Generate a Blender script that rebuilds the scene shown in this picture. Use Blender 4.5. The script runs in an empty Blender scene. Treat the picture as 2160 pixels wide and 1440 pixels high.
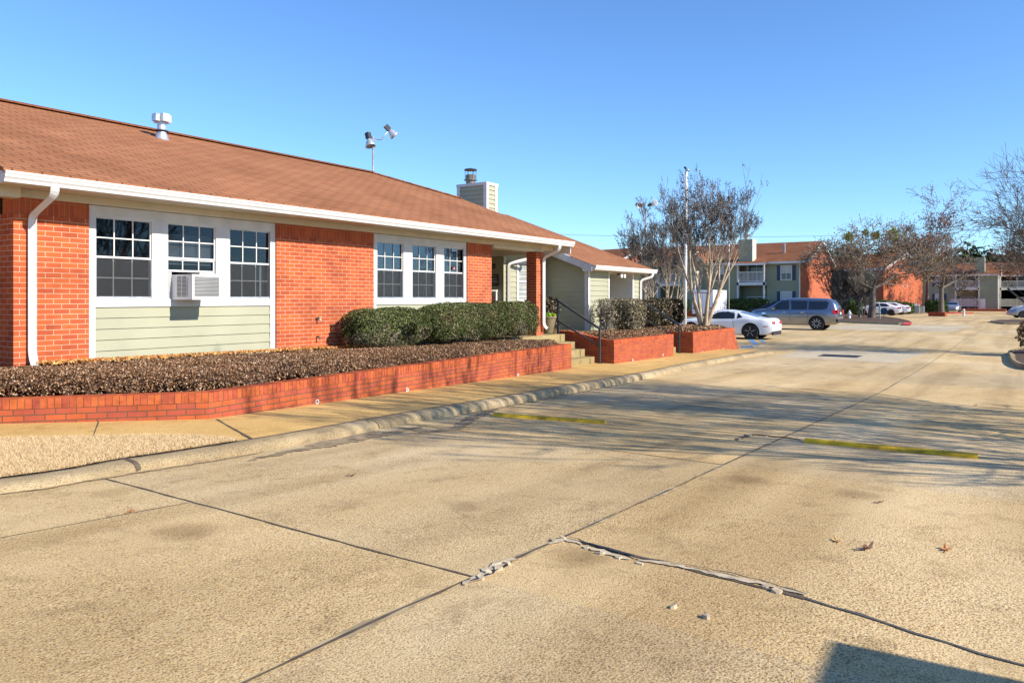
import bpy, bmesh, math, random
import numpy as np
from mathutils import Vector, Matrix
random.seed(7); RNG = np.random.default_rng(7)
C = bpy.context.scene.collection
R = math.radians
# ------------------------------------------------------------------ frame
# world x runs along the long brick building, y towards it, eye level is z = 0
F = 1600.0; HX = 1080.0; HY = 630.0
FW = (0.8288, 0.5595); RT = (0.5595, -0.8288)
def zr(x):                                   # road surface height
    return _tab(((-400,-1.14),(-12,-1.18),(-6,-1.225),(0,-1.305),(2.6,-1.375),(5.3,-1.475),(10.6,-1.64),(15.9,-1.79),(22,-1.87),(30,-1.90),(40,-1.885),(60,-1.87),(6000,-1.87)), x)
def zs(x):                                   # pavement surface height
    return _tab(((-400,-1.085),(-12,-1.125),(-6,-1.165),(0,-1.245),(5.3,-1.385),(10.6,-1.53),(15.9,-1.675),(22,-1.755),(30,-1.785),(40,-1.77),(60,-1.755),(6000,-1.755)), x)
def _tab(P, x):
    for (a, za), (b, zb) in zip(P, P[1:]):
        if x <= b: return za + (zb-za)*(x-a)/(b-a)
    return P[-1][1]
def G(px, py, f=zr):                         # where the sight line meets the ground
    k = (px-HX)/F; z = -1.6
    for _ in range(40):
        Z = -z*F/(py-HY); x = FW[0]*Z + RT[0]*k*Z; y = FW[1]*Z + RT[1]*k*Z
        z = 0.5*z + 0.5*f(x)
    return (x, y, f(x))
def XY(px, Z):                               # plan position at a depth
    k = (px-HX)/F
    return (FW[0]*Z + RT[0]*k*Z, FW[1]*Z + RT[1]*k*Z)
def SX(px, y):                               # x on a wall of constant y
    k = (px-HX)/F
    return y*(0.8288+0.5595*k)/(0.5595-0.8288*k)
def depth(x, y): return FW[0]*x + FW[1]*y
# ------------------------------------------------------------------ objects
def put(o, parent=None):
    C.objects.link(o)
    if parent is not None: o.parent = parent
    return o
def tag(o, label=None, cat=None, group=None, kind=None):
    if label: o['label'] = label
    if cat: o['category'] = cat
    if group: o['group'] = group
    if kind: o['kind'] = kind
    return o
def thing(name, label, cat, loc=(0,0,0), rotz=0, group=None):
    o = bpy.data.objects.new(name, None); o.empty_display_size = 0.2
    put(o); o.location = loc; o.rotation_euler = (0,0,rotz)
    return tag(o, label, cat, group)
def copy_tree(o, parent=None):
    c = o.copy(); put(c, parent)
    for ch in [q for q in bpy.data.objects if q.parent == o]: copy_tree(ch, c)
    return c
class MB:
    def __init__(s): s.v = []; s.f = []; s.m = []; s.uv = None
    def face(s, pts, m=0):
        n = len(s.v); s.v += [tuple(p) for p in pts]; s.f.append(tuple(range(n, n+len(pts)))); s.m.append(m)
    def box(s, x0,x1,y0,y1,z0,z1, m=0):
        if x0>x1: x0,x1=x1,x0
        if y0>y1: y0,y1=y1,y0
        if z0>z1: z0,z1=z1,z0
        a=[(x0,y0,z0),(x1,y0,z0),(x1,y1,z0),(x0,y1,z0),(x0,y0,z1),(x1,y0,z1),(x1,y1,z1),(x0,y1,z1)]
        for q in ((0,3,2,1),(4,5,6,7),(0,1,5,4),(1,2,6,5),(2,3,7,6),(3,0,4,7)): s.face([a[i] for i in q], m)
        return s
    def prism(s, pts, vec, m=0):
        n = len(pts); q = [(p[0]+vec[0],p[1]+vec[1],p[2]+vec[2]) for p in pts]
        s.face(pts[::-1], m); s.face(q, m)
        for i in range(n):
            j = (i+1)%n; s.face([pts[i], pts[j], q[j], q[i]], m)
        return s
    def bar(s, a, b, w, h=None, m=0, up=(0,0,1)):
        h = w if h is None else h
        a = Vector(a); b = Vector(b); d = (b-a).normalized(); u = Vector(up)
        if abs(d.dot(u)) > .98: u = Vector((0,1,0))
        sd = d.cross(u).normalized(); u = sd.cross(d)
        c = [(-w/2,-h/2),(w/2,-h/2),(w/2,h/2),(-w/2,h/2)]
        A = [a+sd*p+u*q for p,q in c]; B = [b+sd*p+u*q for p,q in c]
        s.face(A, m); s.face(B[::-1], m)
        for i in range(4): j=(i+1)%4; s.face([A[j],A[i],B[i],B[j]], m)
        return s
    def tube(s, path, rad, n=8, m=0, cap=True):
        path = [Vector(p) for p in path]
        if not hasattr(rad, '__len__'): rad = [rad]*len(path)
        base = len(s.v); ref = None
        for i, p in enumerate(path):
            d = (path[min(i+1,len(path)-1)] - path[max(i-1,0)]).normalized()
            if ref is None:
                ref = d.cross(Vector((0,0,1)) if abs(d.z) < .9 else Vector((1,0,0))).normalized()
            ref = (ref - d*ref.dot(d)).normalized(); w = d.cross(ref)
            for k in range(n):
                a = 2*math.pi*k/n
                s.v.append(tuple(p + (ref*math.cos(a) + w*math.sin(a))*rad[i]))
        for i in range(len(path)-1):
            for k in range(n):
                j = (k+1)%n; o = base+i*n
                s.f.append((o+k, o+j, o+n+j, o+n+k)); s.m.append(m)
        if cap:
            s.f.append(tuple(range(base+n-1, base-1, -1))); s.m.append(m)
            o = base+(len(path)-1)*n; s.f.append(tuple(range(o, o+n))); s.m.append(m)
        return s
    def lathe(s, prof, c, n=16, m=0, axis='z', capends=True):
        base = len(s.v)
        for r, h in prof:
            for k in range(n):
                a = 2*math.pi*k/n; p = (r*math.cos(a), r*math.sin(a), h)
                if axis == 'y': p = (p[0], p[2], p[1])
                if axis == 'x': p = (p[2], p[0], p[1])
                s.v.append((c[0]+p[0], c[1]+p[1], c[2]+p[2]))
        for i in range(len(prof)-1):
            for k in range(n):
                j=(k+1)%n; o=base+i*n
                s.f.append((o+k,o+j,o+n+j,o+n+k)); s.m.append(m)
        if capends:
            s.f.append(tuple(range(base+n-1, base-1, -1))); s.m.append(m)
            o = base+(len(prof)-1)*n; s.f.append(tuple(range(o,o+n))); s.m.append(m)
        return s
    def build(s, name, mats, parent=None, world=True, smooth=False, bevel=0, loc=None, rotz=None):
        me = bpy.data.meshes.new(name); me.from_pydata(s.v, [], s.f)
        if not isinstance(mats, (list, tuple)): mats = [mats]
        for m in mats: me.materials.append(m)
        if len(mats) > 1: me.polygons.foreach_set('material_index', s.m)
        ul = me.uv_layers.new(name='UVMap')
        uv = []
        for p in me.polygons:
            n = p.normal; ax, ay, az = abs(n.x), abs(n.y), abs(n.z)
            for li in p.vertices:
                v = me.vertices[li].co
                if az > ax and az > ay and az > .8: uv += [v.x, v.y]
                elif ax > ay: uv += [v.y+.07, v.z]
                else: uv += [v.x, v.z]
        ul.data.foreach_set('uv', uv)
        if smooth:
            me.polygons.foreach_set('use_smooth', [True]*len(me.polygons))
        me.update()
        o = bpy.data.objects.new(name, me); put(o, parent)
        if parent is not None and world and parent.type == 'EMPTY' and parent.rotation_euler.z == 0:
            o.location = -parent.location
        if parent is not None and parent.type != 'EMPTY' : o.location = (0,0,0)
        if loc is not None: o.location = loc
        if rotz is not None: o.rotation_euler = (0,0,rotz)
        if bevel:
            b = o.modifiers.new('Bevel', 'BEVEL'); b.width = bevel; b.segments = 2; b.limit_method = 'ANGLE'
        return o
def np_mesh(name, verts, quads, mat, parent=None, nper=4, smooth=False, loc=None):
    me = bpy.data.meshes.new(name)
    nv = len(verts); nf = len(quads)
    me.vertices.add(nv); me.vertices.foreach_set('co', np.asarray(verts, dtype=np.float32).ravel())
    me.loops.add(nf*nper); me.loops.foreach_set('vertex_index', np.asarray(quads, dtype=np.int32).ravel())
    me.polygons.add(nf); me.polygons.foreach_set('loop_start', np.arange(0, nf*nper, nper, dtype=np.int32))
    me.polygons.foreach_set('loop_total', np.full(nf, nper, dtype=np.int32))
    if smooth: me.polygons.foreach_set('use_smooth', [True]*nf)
    for m in (mat if isinstance(mat, (list,tuple)) else [mat]): me.materials.append(m)
    me.update(calc_edges=True); me.validate()
    o = bpy.data.objects.new(name, me); put(o, parent)
    if parent is not None and parent.type == 'EMPTY': o.location = -parent.location
    if loc is not None: o.location = loc
    return o
def leaf_quads(P, N, size, jitter=1.0, asp=1.6):
    """one small leaf (folded quad) per point, normals N jittered"""
    n = len(P)
    N = N + RNG.normal(0, jitter*.5, (n,3)); N /= np.linalg.norm(N, axis=1)[:,None]+1e-9
    T = np.cross(N, RNG.normal(0,1,(n,3))); T /= np.linalg.norm(T, axis=1)[:,None]+1e-9
    B = np.cross(N, T); sz = (size*(0.6+0.8*RNG.random(n)))[:,None]
    a = P - T*sz*asp/2; b = P - B*sz/2 + N*sz*.15; c = P + T*sz*asp/2; d = P + B*sz/2 + N*sz*.15
    V = np.stack([a,b,c,d], 1).reshape(-1,3); Q = np.arange(4*n).reshape(-1,4)
    return V, Q
# ------------------------------------------------------------------ materials
def nmat(name):
    m = bpy.data.materials.new(name); m.use_nodes = True; nt = m.node_tree
    return m, nt, nt.nodes['Principled BSDF']
def link(nt, a, b): nt.links.new(a, b)
def node(nt, t, **k):
    n = nt.nodes.new(t)
    for a, v in k.items():
        if a in n.inputs: n.inputs[a].default_value = v
        else: setattr(n, a, v)
    return n
def ramp(nt, stops, interp='LINEAR'):
    r = nt.nodes.new('ShaderNodeValToRGB'); r.color_ramp.interpolation = interp
    e = r.color_ramp.elements
    while len(e) < len(stops): e.new(.5)
    for q, (p, c) in zip(e, stops): q.position = p; q.color = (*c, 1)
    return r
def rgb(c): return (*c, 1)
def plain(name, col, rough=.6, metal=0, var=.08, scale=3.0, bump=0, spec=.4, coat=0):
    m, nt, b = nmat(name)
    tc = node(nt, 'ShaderNodeTexCoord'); n = node(nt, 'ShaderNodeTexNoise'); n.inputs['Scale'].default_value = scale; n.inputs['Detail'].default_value = 5
    link(nt, tc.outputs['Object'], n.inputs['Vector'])
    lo = tuple(c*(1-var*1.6) for c in col); hi = tuple(min(1, c*(1+var)) for c in col)
    r = ramp(nt, [(.3, lo), (.65, hi)]); link(nt, n.outputs['Fac'], r.inputs['Fac']); link(nt, r.outputs['Color'], b.inputs['Base Color'])
    b.inputs['Roughness'].default_value = rough; b.inputs['Metallic'].default_value = metal
    b.inputs['Specular IOR Level'].default_value = spec
    if coat: b.inputs['Coat Weight'].default_value = coat; b.inputs['Coat Roughness'].default_value = .03
    if bump:
        n2 = node(nt, 'ShaderNodeTexNoise'); n2.inputs['Scale'].default_value = scale*25; n2.inputs['Detail'].default_value = 4
        link(nt, tc.outputs['Object'], n2.inputs['Vector'])
        bp = node(nt, 'ShaderNodeBump'); bp.inputs['Strength'].default_value = bump; bp.inputs['Distance'].default_value = .01
        link(nt, n2.outputs['Fac'], bp.inputs['Height']); link(nt, bp.outputs['Normal'], b.inputs['Normal'])
    return m
def brick_mat(name, c1, c2, cm, w=.2032, h=.0677, mortar=.009, offset=.5, vshift=0.0, bump=.5):
    m, nt, b = nmat(name)
    uv = node(nt, 'ShaderNodeUVMap'); mp = node(nt, 'ShaderNodeMapping'); mp.inputs['Location'].default_value = (0, vshift, 0)
    link(nt, uv.outputs['UV'], mp.inputs['Vector'])
    br = node(nt, 'ShaderNodeTexBrick'); br.offset = offset; br.squash = 1; br.inputs['Scale'].default_value = 1
    br.inputs['Brick Width'].default_value = w; br.inputs['Row Height'].default_value = h
    br.inputs['Mortar Size'].default_value = mortar/2; br.inputs['Mortar Smooth'].default_value = .15; br.inputs['Bias'].default_value = -.1
    br.inputs['Color1'].default_value = rgb(c1); br.inputs['Color2'].default_value = rgb(c2); br.inputs['Mortar'].default_value = rgb(cm)
    link(nt, mp.outputs['Vector'], br.inputs['Vector'])
    tc = node(nt, 'ShaderNodeTexCoord')
    n = node(nt, 'ShaderNodeTexNoise'); n.inputs['Scale'].default_value = 2.2; n.inputs['Detail'].default_value = 8; n.inputs['Roughness'].default_value = .65
    link(nt, tc.outputs['Object'], n.inputs['Vector'])
    r = ramp(nt, [(.3, (.72,.70,.70)), (.55, (1,1,1)), (.8, (1.08,1.12,1.15))]); link(nt, n.outputs['Fac'], r.inputs['Fac'])
    mx = node(nt, 'ShaderNodeMix'); mx.data_type = 'RGBA'; mx.blend_type = 'MULTIPLY'; mx.inputs[0].default_value = 1
    link(nt, br.outputs['Color'], mx.inputs[6]); link(nt, r.outputs['Color'], mx.inputs[7])
    link(nt, mx.outputs[2], b.inputs['Base Color'])
    n3 = node(nt, 'ShaderNodeTexNoise'); n3.inputs['Scale'].default_value = 90; link(nt, tc.outputs['Object'], n3.inputs['Vector'])
    inv = node(nt, 'ShaderNodeMath'); inv.operation = 'MULTIPLY_ADD'; inv.inputs[1].default_value = -1
    link(nt, br.outputs['Fac'], inv.inputs[0])
    ms = node(nt, 'ShaderNodeMath'); ms.operation = 'MULTIPLY'; ms.inputs[1].default_value = .35; link(nt, n3.outputs['Fac'], ms.inputs[0]); link(nt, ms.outputs[0], inv.inputs[2])
    bp = node(nt, 'ShaderNodeBump'); bp.inputs['Strength'].default_value = bump; bp.inputs['Distance'].default_value = .008
    link(nt, inv.outputs[0], bp.inputs['Height']); link(nt, bp.outputs['Normal'], b.inputs['Normal'])
    b.inputs['Roughness'].default_value = .85; b.inputs['Specular IOR Level'].default_value = .2
    return m
def shingle_mat(name, ca, cb, cd, row=.145, wid=.33):
    m, nt, b = nmat(name)
    uv = node(nt, 'ShaderNodeUVMap')
    nz = node(nt, 'ShaderNodeTexNoise'); nz.inputs['Scale'].default_value = 1.3; link(nt, uv.outputs['UV'], nz.inputs['Vector'])
    vm = node(nt, 'ShaderNodeVectorMath'); vm.operation = 'SCALE'; vm.inputs['Scale'].default_value = .008; link(nt, nz.outputs['Color'], vm.inputs[0])
    va = node(nt, 'ShaderNodeVectorMath'); va.operation = 'ADD'; link(nt, uv.outputs['UV'], va.inputs[0]); link(nt, vm.outputs[0], va.inputs[1])
    br = node(nt, 'ShaderNodeTexBrick'); br.offset = .5; br.inputs['Scale'].default_value = 1
    br.inputs['Brick Width'].default_value = wid; br.inputs['Row Height'].default_value = row; br.inputs['Mortar Size'].default_value = .013
    br.inputs['Mortar Smooth'].default_value = .5; br.inputs['Bias'].default_value = 0
    br.inputs['Color1'].default_value = rgb(ca); br.inputs['Color2'].default_value = rgb(cb); br.inputs['Mortar'].default_value = rgb(cd)
    link(nt, va.outputs[0], br.inputs['Vector'])
    tc = node(nt, 'ShaderNodeTexCoord')
    n = node(nt, 'ShaderNodeTexNoise'); n.inputs['Scale'].default_value = .7; n.inputs['Detail'].default_value = 9; n.inputs['Roughness'].default_value = .6
    link(nt, tc.outputs['Object'], n.inputs['Vector'])
    r = ramp(nt, [(.3, (.78,.76,.75)), (.7, (1.12,1.12,1.12))]); link(nt, n.outputs['Fac'], r.inputs['Fac'])
    n4 = node(nt, 'ShaderNodeTexNoise'); n4.inputs['Scale'].default_value = 60; link(nt, tc.outputs['Object'], n4.inputs['Vector'])
    r4 = ramp(nt, [(.3, (.82,.82,.82)), (.7, (1.15,1.15,1.15))]); link(nt, n4.outputs['Fac'], r4.inputs['Fac'])
    mx = node(nt, 'ShaderNodeMix'); mx.data_type='RGBA'; mx.blend_type='MULTIPLY'; mx.inputs[0].default_value = 1
    link(nt, br.outputs['Color'], mx.inputs[6]); link(nt, r.outputs['Color'], mx.inputs[7])
    mx2 = node(nt, 'ShaderNodeMix'); mx2.data_type='RGBA'; mx2.blend_type='MULTIPLY'; mx2.inputs[0].default_value = 1
    link(nt, mx.outputs[2], mx2.inputs[6]); link(nt, r4.outputs['Color'], mx2.inputs[7]); link(nt, mx2.outputs[2], b.inputs['Base Color'])
    b.inputs['Roughness'].default_value = .95; b.inputs['Specular IOR Level'].default_value = .1
    bp = node(nt, 'ShaderNodeBump'); bp.inputs['Strength'].default_value = .4; bp.inputs['Distance'].default_value = .006; bp.invert = True
    link(nt, br.outputs['Fac'], bp.inputs['Height']); link(nt, bp.outputs['Normal'], b.inputs['Normal'])
    return m
def pave_mat(name, base, dark, pale, peb, scale=75, big=.35, pebmix=.55, bump=.35, gold=.5, lot=None):
    """exposed aggregate concrete"""
    m, nt, b = nmat(name)
    tc = node(nt, 'ShaderNodeTexCoord'); co = tc.outputs['Object']
    n = node(nt, 'ShaderNodeTexNoise'); n.inputs['Scale'].default_value = big; n.inputs['Detail'].default_value = 7; n.inputs['Roughness'].default_value = .62
    mp = node(nt, 'ShaderNodeMapping'); mp.inputs['Scale'].default_value = (.6, 1.2, 1); link(nt, co, mp.inputs['Vector']); link(nt, mp.outputs[0], n.inputs['Vector'])
    r = ramp(nt, [(.30, dark), (.48, base), (.68, pale)]); link(nt, n.outputs['Fac'], r.inputs['Fac'])
    v = node(nt, 'ShaderNodeTexVoronoi'); v.inputs['Scale'].default_value = scale; link(nt, co, v.inputs['Vector'])
    rc = ramp(nt, [(0, peb[0]), (.3, peb[1]), (.55, peb[2]), (.8, peb[3]), (1, peb[4])])
    sp = node(nt, 'ShaderNodeSeparateColor'); link(nt, v.outputs['Color'], sp.inputs[0]); link(nt, sp.outputs[0], rc.inputs['Fac'])
    # where the pebbles show: patches
    n2 = node(nt, 'ShaderNodeTexNoise'); n2.inputs['Scale'].default_value = .8; n2.inputs['Detail'].default_value = 5; link(nt, co, n2.inputs['Vector'])
    r2 = ramp(nt, [(.32, (.12,)*3), (.62, (1,)*3)]); link(nt, n2.outputs['Fac'], r2.inputs['Fac'])
    vd = ramp(nt, [(.30, (1,)*3), (.52, (0,)*3)]); link(nt, v.outputs['Distance'], vd.inputs['Fac'])
    mu = node(nt, 'ShaderNodeMath'); mu.operation='MULTIPLY'; link(nt, r2.outputs['Color'], mu.inputs[0]); link(nt, vd.outputs['Color'], mu.inputs[1])
    rs = node(nt, 'ShaderNodeMath'); rs.operation='MULTIPLY'; rs.inputs[1].default_value = pebmix; link(nt, mu.outputs[0], rs.inputs[0])
    mx = node(nt, 'ShaderNodeMix'); mx.data_type='RGBA'; link(nt, rs.outputs[0], mx.inputs[0]); link(nt, r.outputs['Color'], mx.inputs[6]); link(nt, rc.outputs['Color'], mx.inputs[7])
    # fine grain
    n3 = node(nt, 'ShaderNodeTexNoise'); n3.inputs['Scale'].default_value = 130; n3.inputs['Detail'].default_value = 3; link(nt, co, n3.inputs['Vector'])
    r3 = ramp(nt, [(.34, (.50,.46,.40)), (.50, (1,1,1)), (.68, (1.25,1.23,1.18))]); link(nt, n3.outputs['Fac'], r3.inputs['Fac'])
    m2 = node(nt, 'ShaderNodeMix'); m2.data_type='RGBA'; m2.blend_type='MULTIPLY'; m2.inputs[0].default_value=1
    link(nt, mx.outputs[2], m2.inputs[6]); link(nt, r3.outputs['Color'], m2.inputs[7])
    # stains
    n5 = node(nt, 'ShaderNodeTexNoise'); n5.inputs['Scale'].default_value = 2.7; n5.inputs['Detail'].default_value = 9; n5.inputs['Roughness'].default_value=.7; n5.inputs['Distortion'].default_value = .4; link(nt, co, n5.inputs['Vector'])
    r5 = ramp(nt, [(.34, (.76,.74,.72)), (.47, (1,1,1)), (.66, (1,1,1)), (.8, (1.08,1.06,1.02))]); link(nt, n5.outputs['Fac'], r5.inputs['Fac'])
    m3 = node(nt, 'ShaderNodeMix'); m3.data_type='RGBA'; m3.blend_type='MULTIPLY'; m3.inputs[0].default_value=1
    link(nt, m2.outputs[2], m3.inputs[6]); link(nt, r5.outputs['Color'], m3.inputs[7])
    colour = m3.outputs[2]
    if lot:
        # wheel tracks along the lane and drips
        mpt = node(nt, 'ShaderNodeMapping'); mpt.inputs['Scale'].default_value = (.10, 1.7, 1); link(nt, co, mpt.inputs['Vector'])
        nt1 = node(nt, 'ShaderNodeTexNoise'); nt1.inputs['Scale'].default_value = 1.0; nt1.inputs['Detail'].default_value = 6; link(nt, mpt.outputs[0], nt1.inputs['Vector'])
        rt1 = ramp(nt, [(.33, (.82,.79,.76)), (.50, (1,1,1)), (.72, (1.10,1.08,1.06))]); link(nt, nt1.outputs['Fac'], rt1.inputs['Fac'])
        # each slab was cast apart: grey or golden
        sx_ = node(nt, 'ShaderNodeSeparateXYZ'); link(nt, co, sx_.inputs[0])
        gy = node(nt, 'ShaderNodeMath'); gy.operation = 'GREATER_THAN'; gy.inputs[1].default_value = lot[0]; link(nt, sx_.outputs[1], gy.inputs[0])
        fx_ = node(nt, 'ShaderNodeMath'); fx_.operation = 'DIVIDE'; fx_.inputs[1].default_value = lot[1]; 
        sbx = node(nt, 'ShaderNodeMath'); sbx.operation = 'SUBTRACT'; sbx.inputs[1].default_value = lot[2]; link(nt, sx_.outputs[0], sbx.inputs[0]); link(nt, sbx.outputs[0], fx_.inputs[0])
        fl = node(nt, 'ShaderNodeMath'); fl.operation = 'FLOOR'; link(nt, fx_.outputs[0], fl.inputs[0])
        sm = node(nt, 'ShaderNodeMath'); sm.operation = 'MULTIPLY_ADD'; sm.inputs[1].default_value = 17.3; link(nt, gy.outputs[0], sm.inputs[0]); link(nt, fl.outputs[0], sm.inputs[2])
        wn = node(nt, 'ShaderNodeTexWhiteNoise'); wn.noise_dimensions = '1D'; link(nt, sm.outputs[0], wn.inputs['W'])
        rw = ramp(nt, [(0, (.90,.92,.98)), (.5, (1,.99,.96)), (1, (1.06,1.02,.93))]); link(nt, wn.outputs['Value'], rw.inputs['Fac'])
        # oil drips
        no = node(nt, 'ShaderNodeTexVoronoi'); no.inputs['Scale'].default_value = .55; link(nt, co, no.inputs['Vector'])
        ro_ = ramp(nt, [(.05, (.66,.63,.60)), (.13, (1,1,1))]); link(nt, no.outputs['Distance'], ro_.inputs['Fac'])
        for extra in (rt1.outputs['Color'], rw.outputs['Color'], ro_.outputs['Color']):
            mm = node(nt, 'ShaderNodeMix'); mm.data_type='RGBA'; mm.blend_type='MULTIPLY'; mm.inputs[0].default_value=1
            link(nt, colour, mm.inputs[6]); link(nt, extra, mm.inputs[7]); colour = mm.outputs[2]
        # dark pits between the stones
        vp = node(nt, 'ShaderNodeTexVoronoi'); vp.inputs['Scale'].default_value = 47; link(nt, co, vp.inputs['Vector'])
        rp = ramp(nt, [(.10, (.50,.44,.36)), (.26, (1,1,1))]); link(nt, vp.outputs['Distance'], rp.inputs['Fac'])
        spc = node(nt, 'ShaderNodeSeparateColor'); link(nt, vp.outputs['Color'], spc.inputs[0])
        gt = node(nt, 'ShaderNodeMath'); gt.operation='GREATER_THAN'; gt.inputs[1].default_value=.55; link(nt, spc.outputs[1], gt.inputs[0])
        g2 = node(nt, 'ShaderNodeMath'); g2.operation='MULTIPLY'; link(nt, gt.outputs[0], g2.inputs[0]); link(nt, r2.outputs['Color'], g2.inputs[1])
        mm = node(nt, 'ShaderNodeMix'); mm.data_type='RGBA'; mm.blend_type='MULTIPLY'; link(nt, g2.outputs[0], mm.inputs[0]); link(nt, colour, mm.inputs[6]); link(nt, rp.outputs['Color'], mm.inputs[7]); colour = mm.outputs[2]
    link(nt, colour, b.inputs['Base Color'])
    b.inputs['Roughness'].default_value = .9; b.inputs['Specular IOR Level'].default_value = .2
    ad = node(nt, 'ShaderNodeMath'); ad.operation='MULTIPLY_ADD'; ad.inputs[1].default_value=.6; link(nt, mu.outputs[0], ad.inputs[0]); link(nt, n3.outputs['Fac'], ad.inputs[2])
    bp = node(nt, 'ShaderNodeBump'); bp.inputs['Strength'].default_value = bump; bp.inputs['Distance'].default_value = .006
    link(nt, ad.outputs[0], bp.inputs['Height']); link(nt, bp.outputs['Normal'], b.inputs['Normal'])
    return m
def leaf_mat(name, stops, rough=.7, trans=.0, spec=.2):
    m, nt, b = nmat(name)
    g = node(nt, 'ShaderNodeNewGeometry'); r = ramp(nt, stops, 'LINEAR')
    link(nt, g.outputs['Random Per Island'], r.inputs['Fac']); link(nt, r.outputs['Color'], b.inputs['Base Color'])
    b.inputs['Roughness'].default_value = rough; b.inputs['Specular IOR Level'].default_value = spec
    return m
def glass_mat(name, tint=(.62,.66,.68), refl=1.0):
    m, nt, b = nmat(name); nt.nodes.remove(b)
    out = [n for n in nt.nodes if n.type == 'OUTPUT_MATERIAL'][0]
    t = node(nt, 'ShaderNodeBsdfTransparent'); t.inputs[0].default_value = rgb(tint)
    g = node(nt, 'ShaderNodeBsdfGlossy'); g.inputs['Roughness'].default_value = .02; g.inputs['Color'].default_value = (.9,.95,1,1)
    f = node(nt, 'ShaderNodeFresnel'); f.inputs['IOR'].default_value = 1.55
    ml = node(nt, 'ShaderNodeMath'); ml.operation = 'MULTIPLY'; ml.inputs[1].default_value = refl; ml.use_clamp = True
    mx = node(nt, 'ShaderNodeMixShader'); link(nt, f.outputs[0], ml.inputs[0]); link(nt, ml.outputs[0], mx.inputs[0])
    link(nt, t.outputs[0], mx.inputs[1]); link(nt, g.outputs[0], mx.inputs[2]); link(nt, mx.outputs[0], out.inputs['Surface'])
    return m
def screen_mat(name):
    m, nt, b = nmat(name)
    b.inputs['Base Color'].default_value = (.03,.033,.037,1); b.inputs['Roughness'].default_value = .7; b.inputs['Alpha'].default_value = .38
    return m
BR1, BR2, BRM = (.50,.115,.036), (.37,.072,.031), (.56,.36,.24)
M = {}
M['brick'] = brick_mat('brick_facing', BR1, BR2, BRM)
M['garden_brick'] = brick_mat('garden_wall_brick', (.48,.108,.036), (.36,.074,.048), (.105,.08,.045), vshift=1.08+.115, mortar=.011)
M['garden_cap'] = brick_mat('garden_cap_brick', (.58,.13,.042), (.46,.09,.05), (.22,.15,.08), w=.0705, h=.23, offset=0, vshift=2.0)
M['soldier'] = brick_mat('soldier_brick', BR1, BR2, (.4,.2,.12), w=.0677, h=.25, offset=0)
M['shingle'] = shingle_mat('roof_shingle', (.365,.160,.078), (.31,.132,.064), (.13,.055,.03))
M['shingle_far'] = shingle_mat('far_roof_shingle', (.26,.105,.052), (.22,.09,.044), (.14,.06,.035))
M['white'] = plain('white_paint', (.66,.65,.63), .45, var=.05, scale=2)
M['trim'] = plain('trim_paint', (.62,.61,.585), .55, var=.07, scale=4)
M['soffit'] = plain('soffit_paint', (.62,.56,.43), .7, var=.05)
M['siding'] = plain('lap_siding', (.36,.355,.25), .7, var=.05, scale=1.5, bump=.1)
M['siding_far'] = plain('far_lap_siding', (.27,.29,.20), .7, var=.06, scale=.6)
M['siding_far_lit'] = plain('far_lap_siding_lit', (.60,.58,.44), .7, var=.06, scale=.6)  # paler copy of the far siding, sunlight put into the colour
M['navy'] = plain('navy_shutter', (.02,.045,.10), .5)
M['dark'] = plain('dark_interior', (.035,.036,.04), .9)
M['blind'] = plain('window_blind', (.50,.52,.50), .6)
M['glass'] = glass_mat('window_glass', (.55,.57,.6), .48)
M['glass_far'] = plain('far_glass', (.05,.07,.10), .08, spec=.6)
M['screen'] = screen_mat('insect_screen')
M['iron'] = plain('painted_iron', (.045,.05,.06), .4, spec=.5)
M['galv'] = plain('galvanised_steel', (.55,.57,.60), .38, metal=.6, var=.15, scale=9)
M['pole'] = plain('pole_steel', (.72,.72,.72), .5)
M['lampdark'] = plain('dark_metal', (.04,.04,.045), .5)
PEB = [(.16,.095,.045),(.46,.27,.10),(.58,.38,.16),(.30,.21,.12),(.72,.56,.34)]
M['road'] = pave_mat('aggregate_concrete', (.60,.445,.235), (.45,.32,.155), (.70,.55,.33), PEB, scale=62, pebmix=.85, bump=.5, lot=(G(1195,1130)[1], (G(1100,927)[0]-G(600,1115)[0]), G(600,1115)[0]))
M['walk'] = pave_mat('pavement_aggregate', (.62,.385,.13), (.50,.31,.105), (.70,.46,.17), [(.35,.2,.07),(.55,.35,.13),(.62,.42,.18),(.5,.33,.15),(.72,.56,.33)], scale=110, pebmix=.6)
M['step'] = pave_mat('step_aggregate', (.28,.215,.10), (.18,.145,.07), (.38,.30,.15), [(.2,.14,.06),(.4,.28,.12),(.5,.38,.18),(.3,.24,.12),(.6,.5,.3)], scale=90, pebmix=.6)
M['kerb'] = pave_mat('kerb_concrete', (.34,.26,.15), (.16,.13,.085), (.44,.35,.215), PEB, scale=90, big=1.6, pebmix=.5)
M['smooth'] = pave_mat('smooth_concrete', (.53,.44,.30), (.42,.34,.23), (.60,.51,.36), PEB, scale=60, pebmix=.15)
M['joint'] = plain('joint_dirt', (.10,.075,.05), .95, var=.3, scale=12)
M['tar'] = plain('joint_tar', (.085,.078,.072), .8, var=.2, scale=20)
M['chunk'] = plain('broken_concrete', (.52,.42,.285), .9, var=.2, scale=15, bump=.4)
M['dirt'] = plain('gutter_dirt', (.27,.20,.115), .95, var=.3, scale=8, bump=.3)
M['ground'] = plain('dry_ground', (.30,.20,.09), .95, var=.25, scale=.2)
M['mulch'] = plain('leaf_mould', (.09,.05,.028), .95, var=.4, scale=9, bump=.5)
M['bark'] = plain('grey_bark', (.25,.21,.17), .9, var=.3, scale=6, bump=.4)
M['bark_pale'] = plain('myrtle_bark', (.44,.34,.23), .75, var=.25, scale=5)
M['bark_dark'] = plain('dark_bark', (.13,.105,.085), .9, var=.3, scale=6)
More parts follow.
